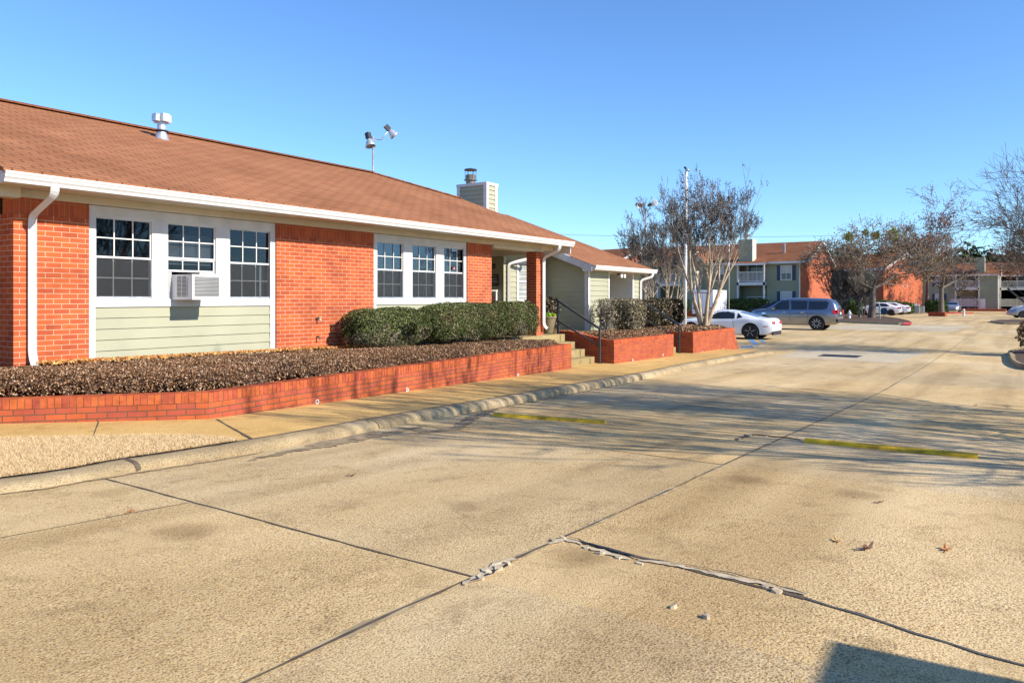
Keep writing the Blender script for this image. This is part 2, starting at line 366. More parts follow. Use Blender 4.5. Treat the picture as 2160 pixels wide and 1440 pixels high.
M['twig'] = plain('twig_bark', (.175,.15,.128), .9, var=.25, scale=3)
M['cover'] = leaf_mat('ground_cover_leaf', [(0,(.06,.026,.010)),(.35,(.16,.075,.032)),(.6,(.31,.165,.08)),(.85,(.46,.29,.17)),(1,(.62,.46,.32))])
M['fallen'] = leaf_mat('fallen_leaf_mix', [(0,(.28,.10,.03)),(.5,(.50,.24,.07)),(1,(.62,.38,.14))])
M['box'] = leaf_mat('boxwood_leaf', [(0,(.022,.036,.008)),(.4,(.06,.085,.018)),(.7,(.115,.135,.04)),(.93,(.20,.19,.09)),(1,(.36,.31,.2))])
M['holly'] = leaf_mat('holly_leaf', [(0,(.012,.014,.006)),(.55,(.035,.032,.014)),(.8,(.085,.06,.032)),(.93,(.26,.18,.12)),(1,(.5,.42,.33))])
M['greyleaf'] = leaf_mat('grey_bush_leaf', [(0,(.06,.055,.03)),(.4,(.13,.11,.06)),(.75,(.24,.2,.12)),(1,(.42,.36,.26))])
M['greenhedge'] = leaf_mat('green_hedge_leaf', [(0,(.02,.045,.012)),(.6,(.05,.10,.025)),(1,(.12,.19,.05))])
M['seed'] = leaf_mat('seed_head', [(0,(.035,.035,.04)),(1,(.10,.085,.08))])
M['redleaf'] = leaf_mat('red_leaf', [(0,(.12,.045,.03)),(.6,(.24,.09,.05)),(1,(.34,.19,.09))])
M['brownleaf'] = leaf_mat('brown_leaf', [(0,(.10,.06,.03)),(.6,(.22,.13,.06)),(1,(.36,.24,.11))])
M['mistletoe'] = leaf_mat('mistletoe_leaf', [(0,(.12,.19,.02)),(1,(.30,.38,.06))])
M['pansy'] = leaf_mat('pansy_leaf', [(0,(.06,.2,.02)),(.7,(.2,.42,.05)),(.85,(.75,.65,.05)),(1,(.85,.75,.1))])
M['pine'] = leaf_mat('evergreen_leaf', [(0,(.015,.03,.012)),(1,(.06,.085,.03))])
M['grass'] = leaf_mat('dormant_grass', [(0,(.34,.22,.10)),(.4,(.62,.44,.24)),(.8,(.80,.60,.35)),(.97,(.85,.70,.45)),(1,(.28,.30,.1))], rough=.9)
M['pot'] = plain('pot_resin', (.20,.16,.09), .7, var=.1)
M['yellow'] = plain('yellow_paint', (.60,.37,.015), .7, var=.3, scale=7, bump=.2)
M['blue_paint'] = plain('blue_line_paint', (.16,.27,.42), .8, var=.2, scale=8)
M['red_paint'] = plain('red_kerb_paint', (.55,.06,.06), .8, var=.2)
M['tyre'] = plain('tyre_rubber', (.015,.015,.016), .8)
M['rim'] = plain('alloy_rim', (.62,.62,.64), .35, metal=.4)
M['rimdark'] = plain('grey_alloy_rim', (.33,.33,.34), .4, metal=.3)
M['carwhite'] = plain('white_car_paint', (.74,.76,.80), .25, var=.01, coat=.8)
M['carsuv'] = plain('grey_car_paint', (.25,.27,.32), .22, metal=.85, var=.01, coat=.8)
M['carblue'] = plain('blue_car_paint', (.02,.10,.30), .3, var=.01, coat=.8)
M['carsilver'] = plain('silver_car_paint', (.30,.32,.36), .28, metal=.4, var=.01, coat=.8)
M['carglass'] = plain('car_glass', (.012,.016,.022), .04, spec=.7, var=0, coat=.5)
M['chrome'] = plain('chrome', (.7,.7,.72), .12, metal=1, var=0)
M['redlamp'] = plain('red_lamp', (.45,.012,.02), .2, spec=.6, var=0)
M['black'] = plain('black_plastic', (.02,.02,.022), .5)
M['plaque'] = plain('plaque_maroon', (.035,.02,.03), .4)
M['ac'] = plain('ac_case', (.74,.73,.71), .45, var=.03)
M['flue'] = plain('weathered_flue', (.16,.14,.12), .5, metal=.3)
M['acg'] = plain('ac_grille', (.36,.36,.35), .6)
M['mailbox'] = plain('mailbox_metal', (.42,.38,.27), .5)
# ------------------------------------------------------------------ sky, sun, camera
sc = bpy.context.scene
EL = 31.5; SUNH = (0.07, -0.9976)
w = bpy.data.worlds.new('World'); sc.world = w; w.use_nodes = True
nt = w.node_tree; bg = nt.nodes['Background']
sky = nt.nodes.new('ShaderNodeTexSky'); sky.sky_type = 'NISHITA'; sky.sun_disc = False
sky.sun_elevation = R(EL); sky.sun_rotation = math.atan2(SUNH[0], SUNH[1]); sky.air_density = 1.0; sky.dust_density = 0.0; sky.ozone_density = 3.0; sky.altitude = 300
tint = nt.nodes.new('ShaderNodeMix'); tint.data_type = 'RGBA'; tint.blend_type = 'MULTIPLY'; tint.inputs[0].default_value = 1; tint.inputs[7].default_value = (.73,.985,1.28,1)
nt.links.new(sky.outputs[0], tint.inputs[6]); nt.links.new(tint.outputs[2], bg.inputs[0]); bg.inputs[1].default_value = .112
sl = bpy.data.lights.new('sun', 'SUN'); sl.energy = 4.6; sl.angle = R(.45); sl.color = (1, .925, .80)
so = bpy.data.objects.new('sun', sl); put(so)
sv = Vector((SUNH[0]*math.cos(R(EL)), SUNH[1]*math.cos(R(EL)), math.sin(R(EL))))
so.rotation_euler = sv.to_track_quat('Z','Y').to_euler(); so.location = (0,0,60)
cd = bpy.data.cameras.new('camera'); cam = bpy.data.objects.new('camera', cd); put(cam); sc.camera = cam
cd.sensor_width = 36; cd.lens = 36*F/2160; cd.shift_y = -90/2160; cd.clip_end = 9000; cd.clip_start = .05
cam.rotation_euler = (R(90), 0, -math.acos(FW[1]))
sc.view_settings.view_transform = 'Standard'; sc.view_settings.look = 'None'; sc.view_settings.exposure = 0.70
# ------------------------------------------------------------------ ground
def sheet(name, xs, ys, zf, mat, **k):
    V = []; Q = []
    for x in xs:
        for y in ys: V.append((x, y, zf(x)))
    n = len(ys)
    for i in range(len(xs)-1):
        for j in range(n-1): Q.append((i*n+j, (i+1)*n+j, (i+1)*n+j+1, i*n+j+1))
    mb = MB(); mb.v = V; mb.f = Q; mb.m = [0]*len(Q)
    return mb.build(name, mat, **k)
xs = [-3000,-400,-60,-12,-9,-6,-3,0,1.3,2.6,4,5.3,8,10.6,13,15.9,19,22,26,30,35,40,50,60,90,150,400,4000]
tag(sheet('ground', xs, [-3000,-300,-60,0,60,300,4000], lambda x: zr(x)-.03, M['ground']), kind='structure')
road = tag(sheet('road', [x for x in xs if -61 < x < 151], [-60,-20,0,8,12,30,60], zr, M['road']), kind='structure')
def ribbon(name, pts, w, mat, zf, dz, parent, wob=.25, n=None):
    """thin wobbly strip along a plan polyline"""
    mb = MB(); P = []
    for (a, b) in zip(pts, pts[1:]):
        L = math.hypot(b[0]-a[0], b[1]-a[1]); k = max(2, int(L/.12)) if n is None else n
        for i in range(k): P.append((a[0]+(b[0]-a[0])*i/k, a[1]+(b[1]-a[1])*i/k))
    P.append(pts[-1][:2]); last = None; off = 0
    for i, p in enumerate(P):
        q = P[min(i+1, len(P)-1)]; o = P[max(i-1,0)]
        d = (q[0]-o[0], q[1]-o[1]); l = math.hypot(*d) or 1; nx, ny = -d[1]/l, d[0]/l
        off = off*.8 + random.gauss(0, w*wob); ww = w*(.55+.9*random.random())/2
        a = (p[0]+nx*(off+ww), p[1]+ny*(off+ww)); b = (p[0]+nx*(off-ww), p[1]+ny*(off-ww))
        a = (*a, zf(a[0])+dz); b = (*b, zf(b[0])+dz)
        if last: mb.face([last[0], last[1], b, a])
        last = (a, b)
    o = mb.build(name, mat, parent)
    return o
tl = G(1195,1130)[1]                                  # the long joint
cross = [G(600,1115)[0], G(1100,927)[0], G(1600,815)[0]]
sp_ = (cross[1]-cross[0])
ribbon('joint', [(-3, tl), (45, tl)], .017, M['joint'], zr, .004, road, .16)
for i, cx_ in enumerate(cross + [cross[2]+(cross[2]-cross[1]), cross[2]+2*(cross[2]-cross[1])]):
    ribbon('joint', [(cx_, tl), (cx_+.1, 7.2 if i<2 else 8.0)], .015, M['joint'], zr, .004, road, .14)
c2 = G(1700,1262); c3 = G(2150,1398); c1 = G(1200,1138)
ribbon('joint', [(c1[0],c1[1]), (c2[0],c2[1])], .035, M['joint'], zr, .004, road, .15)
ribbon('joint', [(c2[0],c2[1]), (c3[0],c3[1]), (c3[0]-.1, c3[1]-3)], .022, M['tar'], zr, .005, road, .6)
for (a, b) in (((1590,918),(2160,985)), ((1780,760),(2160,800)), ((0,1135),(400,1060))):
    A = G(*a); B = G(*b); ribbon('joint', [A[:2], B[:2]], .007, M['joint'], zr, .004, road, .3)
M['jdirt'] = plain('joint_stain', (.40,.30,.165), .95, var=.25, scale=9)
for k in range(16):
    x_ = .6+k*1.1+random.uniform(-.3,.3); w_ = random.uniform(.02,.05); mb = MB(); last = None; n_ = 18; L_ = random.uniform(.5,1.2)
    for q_ in range(n_+1):
        xx = x_+L_*q_/n_; e_ = math.sin(math.pi*q_/n_)**.6; a_ = (xx, tl+w_*e_*random.uniform(.4,1)); b_ = (xx, tl-w_*e_*random.uniform(.4,1)); a_ = (*a_, zr(xx)+.0035); b_ = (*b_, zr(xx)+.0035)
        if last: mb.face([last[0], last[1], b_, a_])
        last = (a_, b_)
    mb.build('joint_stain', M['jdirt'], road)
# pale smoother strip with the drain
A = [G(1580,735), G(1810,757), G(1500,758), G(1900,765)]
mb = MB(); a=G(1475,790); b=G(1860,779); c=G(1960,742); d=G(1640,741)
mb.face([(p[0],p[1],zr(p[0])+.004) for p in (G(1640,752),G(1890,766),G(1960,742),G(1690,737))]); mb.build('smooth_patch', M['smooth'], road)
mb = MB(); mb.face([(p[0],p[1],zr(p[0])+.004) for p in (G(1640,693),G(2010,700),G(2045,688),G(1850,683))]); mb.build('smooth_patch', M['smooth'], road)
# broken edge along the damaged joint
def rock(mb, x, y, z, a, b, h, rot, seed):
    r = random.Random(seed); n = 8; top = []; bot = []
    tx_, ty_ = r.uniform(-.35,.35), r.uniform(-.35,.35)
    for k in range(n):
        t = 2*math.pi*(k+r.uniform(-.25,.25))/n; q = .65+.5*r.random()
        u, v = a*q*math.cos(t), b*q*math.sin(t)
        X = x+u*math.cos(rot)-v*math.sin(rot); Y = y+u*math.sin(rot)+v*math.cos(rot)
        bot.append((X, Y, z-.01)); top.append((x+(X-x)*.82, y+(Y-y)*.82, z+h*(.6+.3*r.random()+tx_*math.cos(t)+ty_*math.sin(t))))
    mb.face(top)
    for k in range(n): j=(k+1)%n; mb.face([bot[k],bot[j],top[j],top[k]])
def spall(path, w0, w1, mat, dz, seed, name='broken_edge'):
    """ragged patch along an image-measured path"""
    r = random.Random(seed); P = [G(*p)[:2] for p in path]; Q = []; wv = 0
    for a, b in zip(P, P[1:]):
        L = math.hypot(b[0]-a[0], b[1]-a[1]); k = max(1, int(L/.035))
        Q += [(a[0]+(b[0]-a[0])*i/k, a[1]+(b[1]-a[1])*i/k) for i in range(k)]
    Q.append(P[-1]); mb = MB(); last = None
    for i, p in enumerate(Q):
        q = Q[min(i+1, len(Q)-1)]; o = Q[max(i-1, 0)]; d = (q[0]-o[0], q[1]-o[1]); l = math.hypot(*d) or 1; nx, ny = -d[1]/l, d[0]/l
        wv = wv*.7 + r.gauss(0, .009); p = (p[0]+nx*wv, p[1]+ny*wv)
        e = math.sin(math.pi*min(1, max(0, (i+.3)/(len(Q)-.4))))**.5
        a_ = w0*e*r.uniform(.5, 1.2); b_ = w1*e*r.uniform(.5, 1.2)
        A = (p[0]+nx*a_, p[1]+ny*a_); B = (p[0]-nx*b_, p[1]-ny*b_); A = (*A, zr(A[0])+dz); B = (*B, zr(B[0])+dz)
        if last: mb.face([last[0], last[1], B, A])
        last = (A, B)
    mb.build(name, mat, road)
spall([(985,1236),(1040,1200),(1090,1180)], .05, .03, M['chunk'], .007, 1); spall([(1000,1229),(1045,1202),(1080,1187)], .012, .016, M['black'], .0095, 2)  # black strip over the pale patch paints the crack's shadow
for k, seg in enumerate(([(1155,1148),(1190,1138),(1225,1150)], [(1232,1153),(1290,1170),(1330,1181)], [(1345,1183),(1430,1196),(1490,1207)], [(1480,1204),(1570,1222),(1640,1240)], [(1650,1242),(1700,1256)])):
    spall(seg, .022 if k % 2 else .034, .038 if k % 2 else .02, M['chunk'], .006+.0004*k, 30+k)
spall([(1195,1133),(1235,1147),(1290,1162),(1345,1178),(1420,1190)], .010, .012, M['black'], .0105, 4)  # black ribbon stands in for shadow inside the damaged joint
spall([(1420,1192),(1520,1209),(1600,1226),(1700,1257)], .007, .009, M['joint'], .0105, 8)
spall([(1550,928),(1590,917),(1650,922),(1700,930)], .05, .05, M['joint'], .007, 5)
chunks = [((1014,1220),.05,.03,.028),((1031,1209),.055,.035,.03),((1052,1201),.06,.035,.034),((1070,1190),.05,.03,.03),((1047,1189),.08,.04,.022),((1168,1142),.06,.03,.025),((1187,1136),.05,.025,.03),((1236,1156),.055,.03,.024),
          ((1268,1168),.065,.03,.022),((1305,1177),.05,.025,.02),((1349,1189),.05,.02,.016),((1580,920),.10,.04,.04),((1560,926),.07,.03,.03),((1615,921),.06,.02,.02),((1520,1217),.05,.02,.014),((1640,1249),.06,.03,.028),((1612,1239),.04,.02,.018)]
for i, (p, a, b, h) in enumerate(chunks):
    g = G(*p); mb = MB(); rock(mb, g[0], g[1], g[2]+.003, a*.55, b*.8, h*.5, (.0 if p[0]<1100 else 1.5)+random.uniform(-.3,.3), i)
    mb.build('broken_edge', M['chunk'], road)
for i, (px, py, s) in enumerate([(1420,1281,.025),(1490,1303,.028),(735,888,.02),(700,897,.018),(608,912,.02),(985,866,.02)]):
    g = G(px, py); mb = MB(); rock(mb, 0,0,0, s, s*.7, s*.8, i, 50+i)
    o = mb.build('pebble', M['chunk'], None); o.location = g
    lab = ['small tan stone on the concrete, left of the pair below the broken joint','small white stone on the concrete, right of the pair below the broken joint','tiny pale stone in the kerb gutter near the dirt patch, rightmost of the three there',
           'tiny pale stone in the kerb gutter, middle of the three by the dirt patch','tiny pale stone in the kerb gutter, leftmost of the three by the dirt patch','tiny pale stone at the kerb foot left of the first yellow wheel stop'][i]
    tag(o, lab, 'stone', 'loose stones on the road')
# gutter dirt by the kerb
spall([(520,972),(600,953),(700,936),(800,915),(900,897)], .02, .16, M['dirt'], .006, 11, 'dirt_patch')
spall([(640,940),(720,925),(790,910)], .0, .26, M['dirt'], .0065, 12, 'dirt_patch')
spall([(840,902),(900,912),(960,905),(1000,880),(1050,862)], .10, .10, M['dirt'], .006, 13, 'dirt_patch')
spall([(900,890),(1050,861),(1200,832),(1350,803)], .01, .035, M['dirt'], .006, 14, 'dirt_patch')
spall([(-60,1050),(100,1030),(280,998),(450,972),(560,952)], .01, .03, M['dirt'], .006, 15, 'dirt_patch')
# blue bay lines
for q in ([(1576,716),(1590,716),(1603,728),(1593,728)], [(1600,716),(1608,716),(1618,723),(1610,723)], [(1565,729),(1590,729),(1590,732.5),(1565,732.5)]):
    mb = MB(); mb.face([(g[0], g[1], zr(g[0])+.006) for g in [G(*p) for p in q]][::-1]); mb.build('painted_line', M['blue_paint'], road)
# drain grate
g0, g1, g2, g3 = G(1745,748), G(1802,750), G(1798,754.5), G(1742,752)
gr = thing('drain_grate', 'dark iron drain grate set in the pale concrete strip across the road', 'drain', G(1772,751))
mb = MB(); cx, cy, cz = G(1772,751)
for i in range(9):
    x = cx-.42+i*.105; mb.box(x-.03, x+.03, cy-.55, cy+.55, cz+.004, cz+.02)
mb.build('bars', M['lampdark'], gr)
mb = MB(); mb.box(cx-.48,cx+.48,cy-.6,cy-.55,cz,cz+.018); mb.box(cx-.48,cx+.48,cy+.55,cy+.6,cz,cz+.018); mb.box(cx-.48,cx-.44,cy-.55,cy+.55,cz,cz+.018); mb.box(cx+.44,cx+.48,cy-.55,cy+.55,cz,cz+.018)
mb.build('frame', M['lampdark'], gr)
mb = MB(); mb.box(cx-.44,cx+.44,cy-.55,cy+.55,cz-.03,cz+.003); mb.build('pit', M['black'], gr)
# ------------------------------------------------------------------ kerb and pavement
KF = [G(*p)[:2] for p in [(-160,1062),(0,1041),(167,1018),(276,995),(389,979),(545,953),(720,921),(896,886),(1059,858),(1230,824),(1400,791),(1470,774),(1541,761),(1600,750),(1632,744)]]
def smooth(P, it=2):
    for _ in range(it):
        Q = [P[0]]
        for a, b in zip(P, P[1:]): Q += [(a[0]*.75+b[0]*.25, a[1]*.75+b[1]*.25), (a[0]*.25+b[0]*.75, a[1]*.25+b[1]*.75)]
        P = Q + [P[-1]]
    return P
KF = smooth(KF); KF.append((KF[-1][0]+.35, KF[-1][1]+.25)); KF.append((KF[-1][0]+.1, KF[-1][1]+.7))
def offs(P, d):
    out = []
    for i, p in enumerate(P):
        a = P[max(i-1,0)]; b = P[min(i+1,len(P)-1)]; t = (b[0]-a[0], b[1]-a[1]); l = math.hypot(*t)
        out.append((p[0]-t[1]/l*d, p[1]+t[0]/l*d))
    return out
prof = [(0,-.05),(.0,.03),(.02,.075),(.06,.105),(.11,.118),(.17,.122),(.24,.121),(.24,-.05)]
rows = [offs(KF, d) for d, _ in prof]
mb = MB(); n = len(KF)
fade = [min(1, max(.15, (n-1-i)/6.0)) for i in range(n)]
for j, (d, h) in enumerate(prof):
    for i in range(n):
        p = rows[j][i]; mb.v.append((p[0], p[1], zr(p[0]) + h*(fade[i]*(zs(p[0])-zr(p[0])+.004)/.12 if h > 0 else 1) + random.uniform(-.003,.003)))
for j in range(len(prof)-1):
    for i in range(n-1): mb.f.append((j*n+i, j*n+i+1, (j+1)*n+i+1, (j+1)*n+i)); mb.m.append(0)
kerb = tag(mb.build('kerb', M['kerb'], smooth=True), kind='structure')
# dark cracks between kerb stones
cum = [0]
for a, b in zip(KF, KF[1:]): cum.append(cum[-1]+math.hypot(b[0]-a[0], b[1]-a[1]))
def along(s):
    for i in range(len(KF)-1):
        if cum[i+1] >= s:
            f = (s-cum[i])/(cum[i+1]-cum[i]); return i, f
    return len(KF)-2, 1
gx = G(276,995); s0 = min(range(len(KF)), key=lambda i: math.hypot(KF[i][0]-gx[0], KF[i][1]-gx[1])); s0 = cum[s0]
for k in range(0, 8):
    i, f = along(s0 + k*3.0); wd = .022 if k == 0 else .008; mb = MB(); st = []
    for j, (d, h) in enumerate(prof[:-1]):
        a, b = rows[j][i], rows[j][i+1]; p = (a[0]+(b[0]-a[0])*f, a[1]+(b[1]-a[1])*f); t = (b[0]-a[0], b[1]-a[1]); l = math.hypot(*t); t = (t[0]/l*wd, t[1]/l*wd)
        z = zr(p[0])+max(h, 0)*(zs(p[0])-zr(p[0])+.004)/.12+.005; st.append(((p[0]-t[0]+.003*0, p[1]-t[1]-.004, z), (p[0]+t[0], p[1]+t[1]-.004, z)))
    for a, b in zip(st, st[1:]): mb.face([a[0], a[1], b[1], b[0]])
    mb.build('kerb_gap', M['joint'], kerb)
KB = offs(KF, .235)
mb = MB(); n = len(KB)
for i in range(n): mb.v.append((KB[i][0], KB[i][1], zs(KB[i][0]) - (.115*(1-fade[i]))))
inner = []
for i in range(n):
    x, y = KB[i]
    inner.append((x, max(9.7, y+.1), zs(x)-(.115*(1-fade[i])*.6)))
KBl = len(mb.v); mb.v += inner
for i in range(n-1): mb.f.append((i, i+1, n+i+1, n+i)); mb.m.append(0)
# left part, towards the camera side of the angled wall
walk = tag(mb.build('pavement', M['walk']), kind='structure')
x0 = KB[0][0]
tag(sheet('pavement', [-14, -6, -2, x0], [KB[0][1]-.2, 30], lambda x: zs(x)-.004, M['walk']), kind='structure')
for a, b in (((457,884),(535,928)), ((210,884),(196,924)), ((700,868),(785,905-14)), ((1000,810),(1090,838)), ((1075,801),(1150,822)), ((890,842),(990,852))):
    A = G(*a, f=zs); B = G(*b, f=zs); ribbon('joint', [A[:2], B[:2]], .028 if a[0] == 457 else .010, M['joint'], zs, .004, walk, .1)
# lawn strip
def poly_points(poly, n):
    xs_ = [p[0] for p in poly]; ys_ = [p[1] for p in poly]; out = []
    while len(out) < n:
        q = np.column_stack([RNG.uniform(min(xs_), max(xs_), n), RNG.uniform(min(ys_), max(ys_), n)])
        ins = np.zeros(len(q), bool); j = len(poly)-1
        for i in range(len(poly)):
            xi, yi = poly[i]; xj, yj = poly[j]
            c = ((yi > q[:,1]) != (yj > q[:,1])) & (q[:,0] < (xj-xi)*(q[:,1]-yi)/(yj-yi+1e-12)+xi)
            ins ^= c; j = i
        out += list(map(tuple, q[ins]))
    return np.array(out[:n])
kb_part = [p for p in KB if p[0] < G(505,930,zs)[0] + .6][::1]
lawn_in = [G(*p, f=zs)[:2] for p in [(505,929),(440,922.5),(350,920),(210,922),(0,927),(-160,931)]]
i_end = min(range(len(KB)), key=lambda i: math.hypot(KB[i][0]-lawn_in[0][0], KB[i][1]-lawn_in[0][1]))
lawn_poly = KB[:i_end+1] + lawn_in
lawn_poly = [p for p in lawn_poly]
mb = MB(); mb.face([(p[0], p[1], zs(p[0])+.012) for p in lawn_poly]); lawn_base = tag(mb.build('lawn_soil', plain('thatch',(.46,.33,.17),.95,var=.3,scale=20)), kind='structure')
nb = 90000; P2 = poly_points(lawn_poly, nb); z0 = np.array([zs(x) for x in P2[:,0]]) + .01
hgt = .012 + .022*RNG.random(nb); ang = RNG.uniform(0, 6.28, nb); wd = .0016+.0012*RNG.random(nb)
le = RNG.normal(0, .020, (nb, 2))
V = np.zeros((nb, 3, 3)); V[:,0,0]=P2[:,0]-np.cos(ang)*wd; V[:,0,1]=P2[:,1]-np.sin(ang)*wd; V[:,0,2]=z0
V[:,1,0]=P2[:,0]+np.cos(ang)*wd; V[:,1,1]=P2[:,1]+np.sin(ang)*wd; V[:,1,2]=z0
V[:,2,0]=P2[:,0]+le[:,0]; V[:,2,1]=P2[:,1]+le[:,1]; V[:,2,2]=z0+hgt
tag(np_mesh('grass', V.reshape(-1,3), np.arange(nb*3).reshape(-1,3), M['grass'], nper=3), 'short dormant straw coloured grass between the pavement and the kerb', 'grass', kind='stuff')
# ------------------------------------------------------------------ garden walls
TOP = -1.08
def gwall_obj(p0, p1, label, name='garden_wall', thick=.2, top0=TOP, top1=TOP, pipes=(), curve=None, parent=None, base=-2.1, slope_end=0):
    """brick retaining wall from p0 to p1 (plan), thickness to the left of the direction"""
    L = math.hypot(p1[0]-p0[0], p1[1]-p0[1]); rot = math.atan2(p1[1]-p0[1], p1[0]-p0[0])
    if parent is None: root = thing(name, label, 'garden wall', (p0[0], p0[1], zs(p0[0])), rot, 'brick retaining walls around the planting beds')
    else: root = parent
    zb = root.location.z
    return root, L, rot, zb
def wall_local(root, L, top, pipes, thick=.2, end_slope=0, lift=lambda u: 0):
    zb = root.location.z; n = max(1, int(L/.25)); cap = .115
    mb = MB(); us = [L*i/n for i in range(n+1)]
    def T(u): return top + lift(u) - zb - cap
    for a, b in zip(us, us[1:]):
        mb.face([(a,0,-.5),(b,0,-.5),(b,0,T(b)),(a,0,T(a))]); mb.face([(b,thick,-.5),(a,thick,-.5),(a,thick,T(a)),(b,thick,T(b))])
    mb.face([(0,thick,-.5),(0,0,-.5),(0,0,T(0)),(0,thick,T(0))])
    if end_slope: mb.face([(L,0,-.5),(L,0,T(L)),(L+end_slope,0,-.5)]); mb.face([(L,thick,T(L)),(L,0,T(L)),(L+end_slope,0,-.5),(L+end_slope,thick,-.5)][::-1])
    else: mb.face([(L,0,-.5),(L,thick,-.5),(L,thick,T(L)),(L,0,T(L))])
    for v in range(len(mb.v)): pass
    w_ = mb.build('brick_face', M['garden_brick'], root, world=False)
    # uv so that courses hang from the cap
    uv = w_.data.uv_layers[0].data
    for i, l in enumerate(w_.data.loops): uv[i].uv[1] += zb
    mc = MB(); k = int(L/.0705); pw = L/k
    for i in range(k):
        a, b = i*pw+.004, (i+1)*pw-.004; j = random.uniform(-.0015,.0015); z0 = T((a+b)/2)+.0015
        mc.box(a, b, -.004+j, thick+.004+j, z0, z0+cap-.004+j)
    c_ = mc.build('brick_cap', M['capbrick'], root, world=False, bevel=0)
    mm = MB()
    for a, b in zip(us, us[1:]):
        mm.prism([(a+.001*0,.002,T(a)+.001),(b,.002,T(b)+.001),(b,.002,T(b)+cap-.008),(a,.002,T(a)+cap-.008)], (0,thick-.004,0))
    mm.build('cap_mortar', M['mortar'], root, world=False)
    for u, z in pipes:
        mp = MB(); mp.lathe([(.020,.0),(.034,.0),(.036,-.010),(.022,-.010),(.020,0)], (u, -.002, z-zb), 14, axis='y', capends=False)
        p_ = mp.build('drain_pipe', M['white'], root, world=False); p_['label'] = 'white round weep pipe near the wall foot'
def isl_brick(name, stops):
    m, nt, b = nmat(name)
    g = node(nt, 'ShaderNodeNewGeometry'); r = ramp(nt, stops); link(nt, g.outputs['Random Per Island'], r.inputs['Fac'])
    tc = node(nt, 'ShaderNodeTexCoord'); n = node(nt, 'ShaderNodeTexNoise'); n.inputs['Scale'].default_value = 14; n.inputs['Detail'].default_value = 6; link(nt, tc.outputs['Object'], n.inputs['Vector'])
    r2 = ramp(nt, [(.3,(.7,.68,.66)),(.6,(1.05,1.05,1.05))]); link(nt, n.outputs['Fac'], r2.inputs['Fac'])
    mx = node(nt, 'ShaderNodeMix'); mx.data_type='RGBA'; mx.blend_type='MULTIPLY'; mx.inputs[0].default_value=1
    link(nt, r.outputs['Color'], mx.inputs[6]); link(nt, r2.outputs['Color'], mx.inputs[7]); link(nt, mx.outputs[2], b.inputs['Base Color']); b.inputs['Roughness'].default_value=.85
    b.inputs['Specular IOR Level'].default_value = .2
    return m
M['capbrick'] = isl_brick('cap_brick', [(0,(.35,.072,.042)),(.5,(.46,.102,.038)),(1,(.52,.13,.038))])
M['mortar'] = plain('grey_mortar', (.20,.15,.09), .95, var=.2, scale=10)
c_a = (5.285, 7.79); c_b = (15.88, 9.0)
far_l = (c_a[0]-1.605*2.6, c_a[1]+1.33*2.6)
def pipe_at(p0, p1, px, py):
    k = (px-HX)/F; dx, dy = p1[0]-p0[0], p1[1]-p0[1]; L = math.hypot(dx, dy); fx, fy = FW[0]+RT[0]*k, FW[1]+RT[1]*k
    # p0 + u*d = Z*(fx,fy)
    det = dx/L*(-fy) - dy/L*(-fx); u = (-p0[0]*(-fy) + p0[1]*(-fx))/det
    Z = (p0[0]+dx/L*u)/fx
    return (u, (HY-py)*Z/F)
root,L,_,_ = gwall_obj(far_l, c_a, 'low red brick retaining wall at far left beside the straw grass, shortest part of the front wall'); wall_local(root, L, TOP, [])
root,L,_,_ = gwall_obj(c_a, c_b, 'long red brick retaining wall between the bend and the left steps, with three white weep pipes')
wall_local(root, L, TOP, [pipe_at(c_a,c_b,668,847), pipe_at(c_a,c_b,858,822), pipe_at(c_a,c_b,1092,791)])
m_ = MB().box(-.2,0,0,1.15,-.5,TOP-root.location.z-.115)
root,L,_,_ = gwall_obj((15.88,9.0), (15.88,10.35), 'short brick return wall down the left side of the left steps', thick=.2)
wall_local(root, L, TOP, [])
root,L,_,_ = gwall_obj((18.0,8.92), (22.1,8.93), 'front brick wall of the middle planter between the two stairs')
wall_local(root, L, TOP, [pipe_at((18,8.92),(22.1,8.93),1334,759), pipe_at((18,8.92),(22.1,8.93),1398,748)])
root,L,_,_ = gwall_obj((18.0,10.6), (18.0,8.93), 'shaded brick side wall of the middle planter beside the left handrail')
wall_local(root, L-.0, TOP, [], lift=lambda u: .2*min(1, max(0, (1.45-u)/1.1)) if u < 1.45 else 0)
root,L,_,_ = gwall_obj((22.1,8.95), (22.1,10.6), 'brick side wall of the middle planter on its right, facing the second stairs')
wall_local(root, L, TOP, [])
root,L,_,_ = gwall_obj((23.6,8.87), (28.1,8.95), 'brick wall of the right hand planter whose end slopes down to the road')
wall_local(root, L, TOP, [pipe_at((23.6,8.87),(28.1,8.95),1482,742), pipe_at((23.6,8.87),(28.1,8.95),1525,736)], end_slope=.75)
root,L,_,_ = gwall_obj((23.6,10.7), (23.6,8.87), 'shaded cracked brick side wall of the right planter beside the second handrail')
wall_local(root, L, TOP, [])
mb = MB()
for i in range(6):
    z = TOP-.1-i*.1-root.location.z; mb.box(1.25+.02*(i%2)-.006, 1.25+.02*(i%2)+.006, -.004, .0, z-.1, z)
mb.build('crack', M['black'], root, world=False)
root,L,_,_ = gwall_obj((28.1,9.1), (28.1,11.5), 'far brick side wall of the right hand planter near the white coupe'); wall_local(root, L, TOP, [])
